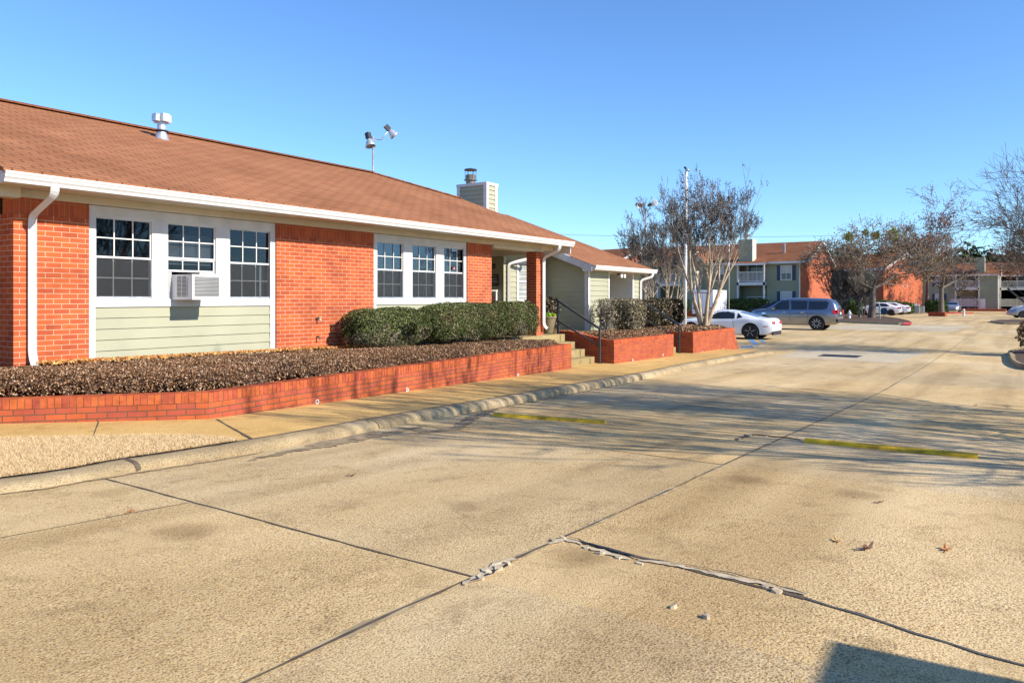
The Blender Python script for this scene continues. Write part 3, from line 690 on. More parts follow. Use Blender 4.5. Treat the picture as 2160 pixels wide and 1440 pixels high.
# ------------------------------------------------------------------ stairs and landing
st = thing('stairs', 'exposed aggregate concrete stairs between the brick walls with a landing, left of the two', 'stairs', (16.8,9.3,-1.8))
noses = [(10.27,-.951),(9.96,-1.145),(9.66,-1.33),(9.37,-1.52)]
for i, (t, z) in enumerate(noses):
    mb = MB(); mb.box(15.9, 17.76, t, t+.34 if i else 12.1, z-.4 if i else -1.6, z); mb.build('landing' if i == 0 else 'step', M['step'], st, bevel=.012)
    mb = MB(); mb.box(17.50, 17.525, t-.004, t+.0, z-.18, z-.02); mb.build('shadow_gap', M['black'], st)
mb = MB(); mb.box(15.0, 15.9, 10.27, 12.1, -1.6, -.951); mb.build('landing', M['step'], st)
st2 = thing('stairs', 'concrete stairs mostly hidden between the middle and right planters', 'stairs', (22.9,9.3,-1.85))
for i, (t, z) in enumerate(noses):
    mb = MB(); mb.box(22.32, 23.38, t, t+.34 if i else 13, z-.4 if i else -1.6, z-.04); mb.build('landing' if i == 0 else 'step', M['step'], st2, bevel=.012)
def handrail(x, dz, label):
    r = thing('handrail', label, 'handrail', (x, 9.27, -1.7+dz), 0, 'handrails of the two stairs')
    y0, y1 = 9.27, 10.54
    mb = MB(); mb.box(x-.025,x+.025,y0-.025,y0+.025,-1.75+dz,-.78+dz); mb.build('post', M['iron'], r, bevel=.004)
    mb = MB(); mb.box(x-.025,x+.025,y1-.025,y1+.025,-.98+dz,-.035+dz); mb.build('post', M['iron'], r, bevel=.004)
    mb = MB(); mb.bar((x,y0-.02,-.80+dz),(x,y1+.02,-.045+dz),.05,.05); mb.build('top_rail', M['iron'], r, bevel=.004)
    mb = MB(); mb.bar((x,y0,-1.26+dz),(x,y1,-.60+dz),.04,.04); mb.build('lower_rail', M['iron'], r)
    mb = MB(); mb.box(x-.06,x+.06,y0-.06,y0+.06,-1.71+dz,-1.695+dz); mb.build('base_plate', M['iron'], r)
handrail(17.86, 0, 'dark steel handrail on the left stairs, in front of the flower pot')
handrail(23.42, -.06, 'dark steel handrail on the right stairs, against the dark hedge')
# ------------------------------------------------------------------ the long building
BW = 10.54                                            # front wall plane
bd = thing('brick_office_building', 'long single storey red brick office with brown shingle roof, white gutters and sage siding', 'building', (11, 12, -.9))
def bp(mb, name, mat, **k): return mb.build(name, mat, bd, **k)
def S(px, y=BW): return SX(px, y)
sA, sB, sC, sD, sE, sF = 4.40, S(188), S(583), S(788.5), S(986), S(1037)
for a, b, d in ((sA, sB, 6.0), (sC, sD, .4), (sE, sF, 3.0)):
    bp(MB().box(a, b, BW, BW+d, -1.6, 1.08), 'brick_wall', M['brick'])
    bp(MB().box(a+.001, b-.001, BW-.003, BW+.3, 1.082, 1.285), 'soldier_course', M['soldier'])
bp(MB().box(-9, sA+.2, BW+5.9, BW+6.2, -1.6, 2.0), 'brick_wall', M['brick'])
# siding panels, real laps
def siding(mb, a, b, y, z0, z1, expo=.152, flip=False, axis='x', sgn=-1, lip=.019):
    z = z1
    while z > z0+.01:
        zb = max(z0, z-expo)
        def P(u, off, zz):
            return (u, y+sgn*off, zz) if axis == 'x' else (y+sgn*off, u, zz)
        for q in ([P(a,lip,zb),P(b,lip,zb),P(b,.002,z),P(a,.002,z)], [P(a,.002,zb),P(b,.002,zb),P(b,lip,zb),P(a,lip,zb)]):
            mb.face(q)
        z = zb
RC = .07                                              # window bays sit back a little
for a, b in ((sB, sC), (sD, sE)):
    mb = MB(); siding(mb, a+.1, b-.1, BW+RC-.01, -1.5, -.115); mb.box(a, b, BW+RC, BW+RC+.05, -1.5, -.116); bp(mb, 'siding_panel', M['siding'])
    mb = MB(); mb.box(a, a+.1, BW+RC-.04, BW+RC-.012, -1.3, 1.28); mb.box(b-.1, b, BW+RC-.04, BW+RC-.012, -1.3, 1.28); mb.box(a+.1, b-.1, BW+RC-.038, BW+RC-.012, -.115, -.02)
    mb.box(a+.1, b-.1, BW+RC-.038, BW+RC-.012, 1.155, 1.28); bp(mb, 'window_surround', M['trim'])
    bp(MB().box(a, b, BW+.45, BW+.47, -.3, 1.28), 'interior_wall', M['dark'])
def window(a, b, z0=-.02, z1=1.155, kind='plain'):
    """double hung window > frame, glass, muntins, screen, blinds"""
    y = BW+RC-.012; f = .022
    mb = MB(); mb.box(a,a+f,y-.02,y+.05,z0,z1); mb.box(b-f,b,y-.02,y+.05,z0,z1); mb.box(a+f,b-f,y-.02,y+.05,z1-f,z1); mb.box(a+f,b-f,y-.02,y+.05,z0,z0+f)
    w_ = bp(mb, 'window', M['white'])
    zm = (z0+z1)/2
    def sash(za, zb, yo, rows, cols=3, rail=.028, mname='sash', mt=None):
        mb = MB(); A, B = a+f, b-f
        mb.box(A,A+.018,yo,yo+.022,za,zb); mb.box(B-.018,B,yo,yo+.022,za,zb); mb.box(A+.018,B-.018,yo,yo+.022,za,za+rail); mb.box(A+.018,B-.018,yo,yo+.022,zb-rail*.7,zb)
        mb.build(mname, M['white'], w_)
        mb = MB()
        for i in range(1, cols): x = A+(B-A)*i/cols; mb.box(x-.008,x+.008,yo+.006,yo+.016,za+rail,zb-rail*.7)
        for j in range(1, rows): z = za+(zb-za)*j/rows; mb.box(A+.018,B-.018,yo+.0065,yo+.0155,z-.008,z+.008)
        mb.build('muntin', M['white'], w_)
        mb = MB(); mb.box(A+.018,B-.018,yo+.018,yo+.0195,za+rail,zb-rail*.7); mb.build('glass', M['glass'], w_)
    if kind == 'ac':
        sash(zm+.03, z1-f, y+.012, 2); sash(zm-.16, zm+.03, y+.03, 1)
        mb = MB(); n = 14
        for i in range(n):
            z = .52+i*.033; mb.box(a+f+.02,b-f-.02,y+.10,y+.115,z,z+.029)
        mb.build('blind', M['blind'], w_)
        for (p, q) in ((a+f, S(367,BW)), (S(426,BW), b-f)):
            mb = MB(); k = 8
            for i in range(k):
                u = p+(q-p)*i/k; v = p+(q-p)*(i+1)/k; mb.box(u+.002, v-.002, y+.0+(i%2)*.004, y+.012, z0+f, .40)
            mb.build('filler_panel', M['white'], w_)
    else:
        sash(zm, z1-f, y+.012, 2); sash(z0+f, zm+.02, y+.034, 2)
        mb = MB(); mb.box(a+f,b-f,y-.004,y-.002,z0+f+.03,zm-.012); mb.build('screen', M['screen'], w_)
        mb = MB(); mb.box(a+f,b-f,y-.006,y+.006,z0+f,z0+f+.03); mb.box(a+f,a+f+.012,y-.006,y+.004,z0+f+.03,zm); mb.box(b-f-.012,b-f,y-.006,y+.004,z0+f+.03,zm); mb.build('screen_frame', M['galv'], w_)
    if kind == 'blinds':
        mb = MB()
        z = z0+.05
        while z < z1-.32: mb.box(a+f+.02,b-f-.02,y+.10,y+.14,z,z+.006); z += .05
        mb.build('blind', M['acg'], w_)
    return w_
ww = [(S(197.5,BW+.06), S(322.5,BW+.06)), (S(350,BW+.06), S(457,BW+.06)), (S(481,BW+.06), S(572.5,BW+.06)), (S(791,BW+.06)+.02, S(851,BW+.06)), (S(867,BW+.06), S(919.5,BW+.06)), (S(934,BW+.06), S(981,BW+.06))]
for i, (a, b) in enumerate(ww): window(a, b, kind='ac' if i == 1 else ('blinds' if i > 2 else 'plain'))
# mullion boards between the windows
for i, j in ((0,1),(1,2),(3,4),(4,5)):
    bp(MB().box(ww[i][1]+.001, ww[j][0]-.001, BW+RC-.036, BW+RC-.010, -.019, 1.154), 'mullion', M['trim'])
for q in (0, 3):
    a0 = (sB if q == 0 else sD)+.1; b0 = (sC if q == 0 else sE)-.1
    for u, v in ((a0, ww[q][0]-.001), (ww[q+2][1]+.001, b0)):
        if v-u > .004: bp(MB().box(u, v, BW+RC-.036, BW+RC-.010, -.019, 1.154), 'mullion', M['trim'])
# air conditioner
ac = thing('air_conditioner', 'white window air conditioner sticking out under the middle left window', 'air conditioner', (6.8, BW, 0))
a, b, y1, y0 = S(367), S(426.5), BW+.10, BW-.46
fr = .02
MB().box(a, b, y0+.02, y1, -.014, .36).build('case', M['ac'], ac, bevel=.008)
MB().box(a+.035,b-.02,y0+.012,y0+.021,.03,.325).build('grille', M['lampdark'], ac)
mb = MB()
for i in range(14): z = .04+i*.0205; mb.box(a+.035,b-.02,y0+.003,y0+.013,z,z+.011)
mb.build('louvre', M['acg'], ac)
mb = MB(); mb.box(a,a+.034,y0,y0+.022,-.013,.359); mb.box(b-.02,b,y0,y0+.022,-.013,.359); mb.box(a+.034,b-.02,y0,y0+.022,.325,.359); mb.box(a+.034,b-.02,y0,y0+.022,-.013,.03); mb.build('front_frame', M['ac'], ac)
mb = MB(); mb.box(a-.004,a+.001,y0+.12,y0+.38,.03,.33); mb.build('side_vent', M['lampdark'], ac)
mb = MB()
for i in range(15): z = .038+i*.0195; mb.box(a-.007,a-.003,y0+.12,y0+.38,z,z+.007)
for u in (.12,.25,.372): mb.box(a-.0075,a-.003,y0+u,y0+u+.012,.03,.33)
mb.build('side_louvre', M['ac'], ac)
MB().box(a+.21,a+.24,y0-.001,y0+.001,.338,.35).build('badge', M['redlamp'], ac)
# soffit, frieze, gutter, beam
EY = 9.98
xe = 17.58
bp(MB().box(4.08, xe, EY, BW+.3, 1.392, 1.41), 'soffit', M['soffit'])
bp(MB().box(sA, xe-.02, BW-.025, BW+.3, 1.286, 1.39), 'frieze', M['soffit'])
bp(MB().box(sF, 17.0, BW-.06, BW+.26, 1.215, 1.285), 'porch_beam', M['soffit'])
bp(MB().box(sF-.3, xe, BW+.3, 13.0, 1.36, 1.40), 'porch_ceiling', M['soffit'])
bp(MB().box(4.05, xe, EY, EY+.02, 1.37, 1.52), 'fascia', M['white'])
bp(MB().box(4.05, 4.075, EY+.02, BW+6, 1.37, 1.52), 'fascia', M['white'])
bp(MB().box(4.08, 4.42, BW-.15, BW+.05, 1.26, 1.392), 'eave_box', M['soffit'])
def gutter(a, b, y, z, name='gutter'):
    prof = [(0,.135),(-.012,.135),(-.016,.115),(-.11,.115),(-.125,.13),(-.135,.13),(-.13,.105),(-.118,.085),(-.115,.055),(-.10,.035),(-.085,.0),(0,0)]
    prof = [(0,0),(-.085,0),(-.098,.035),(-.118,.06),(-.118,.085),(-.132,.105),(-.132,.128),(-.12,.128),(-.108,.1),(0,.1)]
    mb = MB(); mb.prism([(a, y+p, z+q) for p, q in prof], (b-a, 0, 0)); return bp(mb, name, M['white'])
gutter(4.03, xe, EY-.002, 1.375)
def spout(path, w=.075, h=.055, name='downspout'):
    mb = MB(); rr = [w/2]*len(path)
    P = smooth([tuple(p) for p in path], 0)
    for p, q in zip(path, path[1:]): mb.bar(p, q, w, h, up=(0,1,0) if abs(q[2]-p[2]) > abs(q[1]-p[1]) else (0,0,1))
    return mb
def round_path(P, r=.05):
    out = [Vector(P[0])]
    for a, b, c in zip(P, P[1:], P[2:]):
        a, b, c = Vector(a), Vector(b), Vector(c); d1 = (a-b).normalized(); d2 = (c-b).normalized()
        for t in (0, .25, .5, .75, 1):
            p = b+d1*r*(1-t)**2 + d2*r*t**2; out.append(p)
    out.append(Vector(P[-1])); return out
def downspout(path, name='downspout'):
    mb = MB(); P = round_path(path, .09)
    mb.tube(P, [.052]*len(P), 4); 
    o = bp(mb, name, M['white']); return o
xd = 4.60
downspout([(xd,9.90,1.38),(xd,9.90,1.28),(xd,BW-.05,1.06),(xd,BW-.05,-.72),(xd,BW-.16,-.9)])
downspout([(16.86,9.90,1.38),(16.86,9.90,1.27),(16.86,10.38,1.08),(16.86,10.38,-.70),(16.90,10.30,-.78)])
# roof
def roof_poly(mb, P): mb.face(P)
m_ = .37; z_e = 1.535
def zm_(y): return z_e + m_*(y-9.9)
rf = MB()
Pm = [(4.03,9.9),(xe,9.9),(xe,13.65),(15.75,15.5),(-9,15.5),(-9,11.6),(4.03,11.6)]
top = [(x,y,zm_(y)) for x,y in Pm]
def plane_uv(o):
    uv = o.data.uv_layers[0].data; me = o.data
    for p in me.polygons:
        n = p.normal
        if n.z > .3:
            d = Vector((n.x, n.y, 0)); horiz = d.length
            if horiz < .05: continue
            d.normalize(); al = Vector((-d.y, d.x, 0)); up = al.cross(n)
            for li in p.loop_indices:
                v = me.vertices[me.loops[li].vertex_index].co; uv[li].uv = (v.dot(al), v.dot(up))
rf.face([(4.03,9.9,zm_(9.9)),(xe,9.9,zm_(9.9)),(xe,13.65,zm_(13.65)),(15.75,15.5,zm_(15.5)),(4.03,15.5,zm_(15.5))])
rf.face([(-9,11.9,zm_(11.9)),(4.03,11.9,zm_(11.9)),(4.03,15.5,zm_(15.5)),(-9,15.5,zm_(15.5))])
rf.face([(xe,13.65,zm_(13.65)),(xe,17.35,zm_(13.65)),(15.75,15.5,zm_(15.5))])
rf.face([(-9,15.5,zm_(15.5)),(15.75,15.5,zm_(15.5)),(xe,17.35,zm_(13.65)),(xe,21.1,zm_(9.9)),(-9,21.1,zm_(9.9))])
# slight underside edge
rf.face([(4.03,9.9,zm_(9.9)-.03),(xe,9.9,zm_(9.9)-.03),(xe,9.9,zm_(9.9)),(4.03,9.9,zm_(9.9))])
rf.face([(4.03,11.9,zm_(11.9)-.05),(4.03,9.9,zm_(9.9)-.05),(4.03,9.9,zm_(9.9)),(4.03,11.9,zm_(11.9))])
rfo = bp(rf, 'roof', M['shingle']); plane_uv(rfo)
mb = MB(); mb.bar((-9,15.5,zm_(15.5)+.012),(15.75,15.5,zm_(15.5)+.012),.26,.03); mb.bar((15.75,15.5,zm_(15.5)+.01),(xe,13.65,zm_(13.65)+.01),.22,.03); mb.build('ridge_cap', M['lampshingle'] if 'lampshingle' in M else M['shingle'], rfo)
bp(MB().box(xe-.03, xe, 9.98, 13.6, 1.2, 1.5), 'fascia', M['white'])
# porch column
bp(MB().box(16.6,16.95,10.45,10.75,-1.0,1.215), 'brick_column', M['brick'])
# inner porch block and its gutter
by = 12.2; bx = 17.64
mb = MB(); siding(mb, bx, 19.9, by, -1.0, 1.40); siding(mb, by, 15, bx, -1.0, 1.36, axis='y'); mb.box(bx,19.9,by+.002,15,-1.2,1.40); bp(mb, 'siding_wall', M['siding'])
bp(MB().box(bx-.022,bx+.06,by-.022,by+.0,-1,1.4), 'corner_board', M['siding'])
bp(MB().box(14.9,17.6,14.6,14.7,-1,1.36), 'siding_wall', M['siding'])
gutter(16.2, 19.55, 11.62, 1.36)
bp(MB().box(15.9,19.6,11.62,12.2,1.37,1.385), 'soffit', M['soffit'])
downspout([(18.55,11.55,1.36),(18.55,11.55,1.22),(17.80,12.12,1.0),(17.80,12.12,-.95)])
a, b = 18.28, 19.3
w2 = bp(MB().box(a,a+.1,by-.035,by-.016,-.1,1.12).box(b-.1,b,by-.035,by-.016,-.1,1.12).box(a+.1,b-.1,by-.035,by-.016,1.02,1.12).box(a+.1,b-.1,by-.035,by-.016,-.1,-.02).box(a+.1,b-.1,by-.03,by-.016,.48,.52), 'window', M['white'])
mb = MB()
for i in range(26): z = -.01+i*.04; mb.box(a+.1,b-.1,by-.02,by-.014,z,z+.024)
mb.build('blind', M['blind'], w2)
MB().box(a+.1,b-.1,by-.0145,by-.013,-.02,1.02).build('pane', M['glass_far'], w2)
# wing
gx_, fy_, wxr = 19.9, 10.72, 23.6
WE, WZ = 10.35, .975
def zw(y): return WZ + m_*(y-WE)
mb = MB()
z = 1.5
yy = fy_
zz = -1.0
while zz < 1.9:
    zt = zz+.152; ya = fy_ if zt < zw(fy_)-.12 else WE+(zt+.12-WZ)/m_
    if ya < 12.2:
        mb.face([(gx_-.021,ya,zz),(gx_-.021,12.2,zz),(gx_-.003,12.2,zt),(gx_-.003,ya,zt)][::-1]); mb.face([(gx_-.003,ya,zz),(gx_-.003,12.2,zz),(gx_-.021,12.2,zz),(gx_-.021,ya,zz)][::-1])
    zz = zt
mb.prism([(gx_,fy_,-1.4),(gx_,15,-1.4),(gx_,15,zw(15)-.1),(gx_,fy_,zw(fy_)-.1)], (.1,0,0))
bp(mb, 'gable_wall', M['siding'])
nA, nB = S(1284, fy_), S(1333, fy_)
for a, b in ((gx_+.1, nA), (nB, wxr)):
    mb = MB(); siding(mb, a, b, fy_, -1.0, 1.0); mb.box(a, b, fy_+.002, fy_+.2, -1.4, 1.0); bp(mb, 'siding_wall', M['siding'])
bp(MB().box(gx_-.024, gx_-.001, fy_-.02, fy_+.10, -1.2, zw(fy_)-.12).box(gx_-.024, gx_+.08, fy_-.03, fy_-.0145, -1.2, .84), 'corner_board', M['trim'])
bp(MB().box(nA-.07, nA, fy_-.03, fy_-.012, -1.2, .84), 'corner_board', M['white'])
bp(MB().box(nB, nB+.09, fy_-.03, fy_-.012, -1.2, .84).box(nB-.002, nB, fy_-.012, fy_+1.1, -1.2, .84), 'corner_board', M['white'])
mb = MB(); mb.box(nA, nB, fy_+1.1, fy_+1.2, -1.2, .84); mb.box(nA-.02, nA-.001, fy_+.2, fy_+1.1, -1.2,.84); mb.box(nB+.001, nB+.02, fy_+.2, fy_+1.1,-1.2,.84); bp(mb, 'niche_wall', M['siding'])
mb = MB(); mb.box(nA,nB,fy_,fy_+1.1,.80,.83); bp(mb, 'niche_ceiling', M['soffit'])
mbx = thing('mailbox_cluster', 'beige wall of small mailbox doors in the recess under the right eave', 'mailbox', ((nA+nB)/2, fy_+1.0, -.2))
MB().box(nA+.10,nB-.25,fy_+1.04,fy_+1.1,-.8,.50).build('panel', M['mailbox'], mbx)
for i in range(4):
    for j in range(8):
        x = nA+.13+i*.27; z = .36-j*.15; MB().box(x,x+.25,fy_+1.028,fy_+1.04,z-.0,z+.135).box(x+.11,x+.135,fy_+1.02,fy_+1.028,z+.055,z+.08,1).build('mailbox_door', [M['mailbox'], M['lampdark']], mbx)
MB().box(nA+.03,nB-.18,fy_+1.03,fy_+1.1,.503,.56).build('head_trim', M['trim'], mbx)
# wing roof
rf = MB(); wl, wr = 19.58, 24.0
rf.face([(wl,WE,zw(WE)),(wr,WE,zw(WE)),(wr,16.4,zw(16.4)),(wl,16.4,zw(16.4))])
rf.face([(15.8,11.55,zw(11.55)),(wl,11.55,zw(11.55)),(wl,16.4,zw(16.4)),(15.8,16.4,zw(16.4))])
rf.face([(15.8,16.4,zw(16.4)),(wr,16.4,zw(16.4)),(wr,22,zw(16.4)-2.07),(15.8,22,zw(16.4)-2.07)])
rf.face([(wr,WE,zw(WE)),(wr,WE,zw(WE)-.06),(wr,16.4,zw(16.4)-.06),(wr,16.4,zw(16.4))])
ro2 = bp(rf, 'roof', M['shingle']); plane_uv(ro2)
gutter(wl+.02, wr+.05, WE+.06, WZ-.125)
mb = MB(); mb.prism([(wl,WE+.07,zw(WE+.07)-.025),(wl,12.2,zw(12.2)-.025),(wl,12.2,zw(12.2)-.22),(wl,WE+.40,zw(WE+.4)-.22),(wl,WE+.36,.80),(wl,WE+.07,.80)], (.025,0,0)); bp(mb, 'rake_board', M['trim'])
mb = MB(); mb.face([(wl+.025,WE+.07,zw(WE)-.06),(gx_,WE+.07,zw(WE)-.06),(gx_,12.2,zw(12.2)-.08),(wl+.025,12.2,zw(12.2)-.08)]); mb.box(wl+.026,wr,WE+.07,fy_,.83,.85); bp(mb, 'soffit', M['soffit'])
bp(MB().box(wl+.026,wr,WE+.065,WE+.085,.84,.97), 'fascia', M['white'])
downspout([(23.75,10.33,.85),(23.75,10.33,.75),(23.52,10.66,.62),(23.52,10.66,-.9)])
bp(MB().box(gx_+.1,wxr,fy_-.012,fy_+.2,.84,.86), 'frieze', M['trim'])
# twin security light under the wing eave
tl_ = thing('security_light', 'small twin lamp security light under the right eave above the mailboxes', 'lamp', (S(1306,fy_-.1), fy_-.1, .8))
lx = S(1306,fy_-.1)
MB().box(lx-.05,lx+.05,fy_-.16,fy_-.06,.74,.80).build('base', M['lampdark'], tl_)
for s_ in (-1,1):
    o = MB().lathe([(.03,.0),(.055,-.05),(.075,-.11),(.072,-.115),(.0,-.10)], (lx+s_*.11, fy_-.14, .72), 12, axis='y', capends=False).build('lamp_head', M['white'], tl_, smooth=True)
# chimney
ch = thing('x','','')if False else None
cx0, cx1, cy0, cy1, cz1 = 21.78, 22.42, 15.8, 17.1, 4.14
mb = MB()
siding(mb, cx0+.1, cx1-.1, cy0, 2.6, cz1-.1, expo=.16, lip=.03); siding(mb, cy0+.1, cy1-.1, cx0, 2.6, cz1-.1, expo=.16, axis='y', lip=.03)
mb.box(cx0+.002,cx1,cy0+.002,cy1,2.6,cz1-.02); chm = bp(mb, 'chimney', M['siding'])
mb = MB()
for x_, y_ in ((cx0,cy0),(cx1-.1,cy0),(cx0,cy1-.1)):
    mb.box(x_-.04,x_+.1,y_-.04,y_+.1,2.6,cz1-.1)
mb.box(cx0-.045,cx1+.04,cy0-.045,cy1+.02,cz1-.1,cz1); mb.build('corner_trim', M['trim'], chm)
fx, fy2 = cx0+.33, 16.75
MB().lathe([(.17,cz1),(.17,cz1+.16),(.24,cz1+.17),(.24,cz1+.20),(.18,cz1+.22),(.18,cz1+.36),(.15,cz1+.38)], (fx,fy2,0), 20).build('flue', M['flue'], chm, smooth=False)
mb = MB(); mb.lathe([(.05,cz1+.62),(.22,cz1+.58),(.24,cz1+.545),(.23,cz1+.535),(.0,cz1+.54)], (fx,fy2,0), 20, capends=False)
for k in range(6):
    a_ = k*math.pi/3; mb.bar((fx+.2*math.cos(a_),fy2+.2*math.sin(a_),cz1+.19),(fx+.2*math.cos(a_),fy2+.2*math.sin(a_),cz1+.55),.012)
mb.build('flue_cap', M['lampdark'], chm)
# roof vent
kx = (341-HX)/F
def on_main(px, py):
    k = (px-HX)/F; fx_, fy__ = FW[0]+RT[0]*k, FW[1]+RT[1]*k; q = (HY-py)/F
    Z = (z_e-m_*9.9)/(q-m_*fy__); return (fx_*Z, fy__*Z, q*Z)
v = on_main(341, 292)
vt = MB().lathe([(.16,v[2]-.12),(.12,v[2]+.04),(.09,v[2]+.12),(.085,v[2]+.15)], (v[0],v[1],0), 18)
vto = vt.build('roof_vent', M['galv'], bd, smooth=True)
MB().lathe([(.125,v[2]+.145),(.14,v[2]+.15),(.085,v[2]+.17)], (v[0],v[1],0), 18).build('collar', M['lampdark'], vto)
MB().lathe([(.085,v[2]+.16),(.085,v[2]+.36)], (v[0],v[1],0), 18).build('pipe', M['galv'], vto)
mb = MB(); mb.box(v[0]-.17,v[0]+.17,v[1]-.075,v[1]+.075,v[2]+.33,v[2]+.48); mb.box(v[0]-.075,v[0]+.075,v[1]-.17,v[1]+.17,v[2]+.325,v[2]+.485); mb.build('vent_head', M['galv'], vto, bevel=.01)
# hose bib and pipe on the brick wall
for px, py, nm in ((669,671,'hose_tap'),(668,710,'pipe_stub')):
    k = (px-HX)/F; x = S(px); Z = depth(x, BW); z = (HY-py)*Z/F
    t_ = thing(nm, {'hose_tap':'small brass hose tap on the brick wall left of the bushes','pipe_stub':'short pipe stub low on the brick wall below the hose tap'}[nm], 'tap' if nm == 'hose_tap' else 'pipe', (x, BW, z))
    MB().tube([(x,BW,z),(x,BW-.07,z),(x,BW-.09,z-.05)], .014, 8).build('spout', M['mailbox'] if nm == 'hose_tap' else M['lampdark'], t_)
    if nm == 'hose_tap': MB().lathe([(.04,.0),(.04,.012)], (x,BW-.07,z+.02), 12).build('handle', M['mailbox'], t_); MB().lathe([(.03,-.01),(.03,0)], (x,BW-.002,z), 12, axis='y').build('flange', M['mailbox'], t_)
# plaques at the entrance
sx = bx-.016
def on_side(px, py, x):
    k = (px-HX)/F; y = x*(0.5595-0.8288*k)/(0.8288+0.5595*k); Z = depth(x, y); return y, (HY-py)*Z/F
ya, za = on_side(1052, 603, sx); yb, zb = on_side(1036, 579, sx)
pl = thing('wall_sign', 'dark maroon office sign with white lines beside the entrance, right of the brick pier', 'sign', (sx, (ya+yb)/2, (za+zb)/2))
MB().box(sx-.02,sx,ya,yb+.25,za,zb).build('panel', M['plaque'], pl)
mb = MB()
for f_, l0, l1, t_ in ((.16,.05,.32,.008),(.36,.05,.2,.02),(.55,.05,.3,.012),(.62,.02,.42,.012),(.78,.05,.34,.008)):
    z = zb-(zb-za)*f_; mb.box(sx-.022,sx-.0195,ya+l0*.8,ya+l1*1.2,z-t_,z)
mb.build('lettering', M['white'], pl)
ya, za = on_side(1045, 566, sx); yb, zb = on_side(1036, 557, sx)
pn = thing('number_plate', 'small dark number plate above the maroon sign at the entrance', 'sign', (sx, (ya+yb)/2, (za+zb)/2))
MB().box(sx-.015,sx,ya,yb+.15,za,zb).build('panel', M['plaque'], pn)
mb = MB(); 
for i in range(3): mb.box(sx-.018,sx-.0145,ya+.03+i*.06,ya+.06+i*.06,za+.04,zb-.04)
mb.build('digit', M['acg'], pn)
ya, za = on_side(1050, 634, sx); yb, zb = on_side(1039, 610, sx)
br_ = thing('brochure_box', 'clear and white leaflet box on the wall under the entrance sign', 'leaflet box', (sx, (ya+yb)/2, (za+zb)/2))
MB().box(sx-.09,sx,ya,yb+.02,za,zb-.06).build('holder', M['blind'], br_, bevel=.01)
MB().prism([(sx,ya-.01,zb-.06),(sx-.11,ya-.01,zb-.06),(sx,ya-.01,zb)], (0,yb-ya+.04,0)).build('lid', M['ac'], br_)
MB().box(sx-.093,sx-.09,ya+.03,yb-.02,za+.04,za+.12).build('leaflet', M['redlamp'], br_)
# red sticker on third window of second bay
x0_, z0_ = S(958,BW+.05), (HY-566)*depth(S(958,BW+.05),BW)/F
stk = MB().lathe([(.035,-.001),(.035,0)], (x0_, BW+RC-.022, z0_), 8, axis='y').build('window_sticker', M['redlamp']); tag(stk, 'small red and white alarm sticker on the rightmost front window', 'sticker')
MB().box(x0_-.02,x0_+.02,BW+RC-.026,BW+RC-.0235,z0_-.008,z0_+.008).build('sticker_text', M['white'], stk)
# ------------------------------------------------------------------ planting beds
def noise2(x, y, s=1.0, seed=0):
    a = np.sin(x*1.7*s+seed)+np.sin(y*2.3*s+seed*1.3)+np.sin((x+y)*3.1*s+seed*.7)+.5*np.sin((x*2.3-y*1.9)*2.7*s+seed*2)
    return a/3.5
def bed(name, poly, top, label, n, thick=.22, lsize=.022, mat='cover', edge=.16, soil=TOP-.03):
    """low clipped ground cover: a mass of small leaves over a soil bed with a rounded edge"""
    P = np.array(poly); A = P; B = np.roll(P, -1, 0)
    def dist(q):
        d = np.full(len(q), 9.)
        for a, b in zip(A, B):
            ab = b-a; t = np.clip(((q-a)@ab)/(ab@ab), 0, 1)[:,None]; d = np.minimum(d, np.linalg.norm(q-(a+t*ab), axis=1))
        return d
    q = poly_points(poly, n); d = dist(q)
    r = np.clip(d/edge, 0, 1); h = np.sqrt(np.clip(1-(1-r)**2, 0, 1))
    tz = top(q[:,0], q[:,1]) + .035*noise2(q[:,0], q[:,1], 1.2) + .012*noise2(q[:,0], q[:,1], 5, 2)
    f = RNG.random(n)**.35
    face = (r < 1)
    z = soil + (tz-soil)*h*np.where(face, RNG.random(n)**.6, f)
    N = np.zeros((n,3)); N[:,2] = 1; N[:,1] = -.5*(1-r); N[:,0] = .0
    V, Q = leaf_quads(np.column_stack([q, z]), N, lsize, 1.6, 1.3)
    o = np_mesh(name, V, Q, M[mat]); tag(o, label, 'ground cover', kind='stuff')
    # soil mesh raised as a dark heart so that gaps read as shade
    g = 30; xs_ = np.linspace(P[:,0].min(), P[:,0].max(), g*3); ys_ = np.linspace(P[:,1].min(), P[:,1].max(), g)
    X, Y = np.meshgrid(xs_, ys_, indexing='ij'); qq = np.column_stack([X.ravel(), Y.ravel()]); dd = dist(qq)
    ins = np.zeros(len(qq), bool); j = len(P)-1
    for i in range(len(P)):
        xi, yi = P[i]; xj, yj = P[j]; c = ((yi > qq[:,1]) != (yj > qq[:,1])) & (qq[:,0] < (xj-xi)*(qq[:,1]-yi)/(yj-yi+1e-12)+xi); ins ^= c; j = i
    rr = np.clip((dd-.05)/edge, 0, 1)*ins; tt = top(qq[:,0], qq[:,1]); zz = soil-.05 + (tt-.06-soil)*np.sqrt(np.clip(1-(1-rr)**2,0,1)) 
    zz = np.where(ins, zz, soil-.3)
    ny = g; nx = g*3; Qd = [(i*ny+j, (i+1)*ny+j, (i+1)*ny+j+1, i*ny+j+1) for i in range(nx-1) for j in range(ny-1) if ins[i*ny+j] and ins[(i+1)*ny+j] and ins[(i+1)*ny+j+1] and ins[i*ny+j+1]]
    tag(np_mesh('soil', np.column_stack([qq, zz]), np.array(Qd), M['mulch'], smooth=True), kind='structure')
def inset(p0, p1, d):
    t = (p1[0]-p0[0], p1[1]-p0[1]); l = math.hypot(*t); return (-t[1]/l*d, t[0]/l*d)
o1 = inset(far_l, c_a, .21); o2 = inset(c_a, c_b, .21)
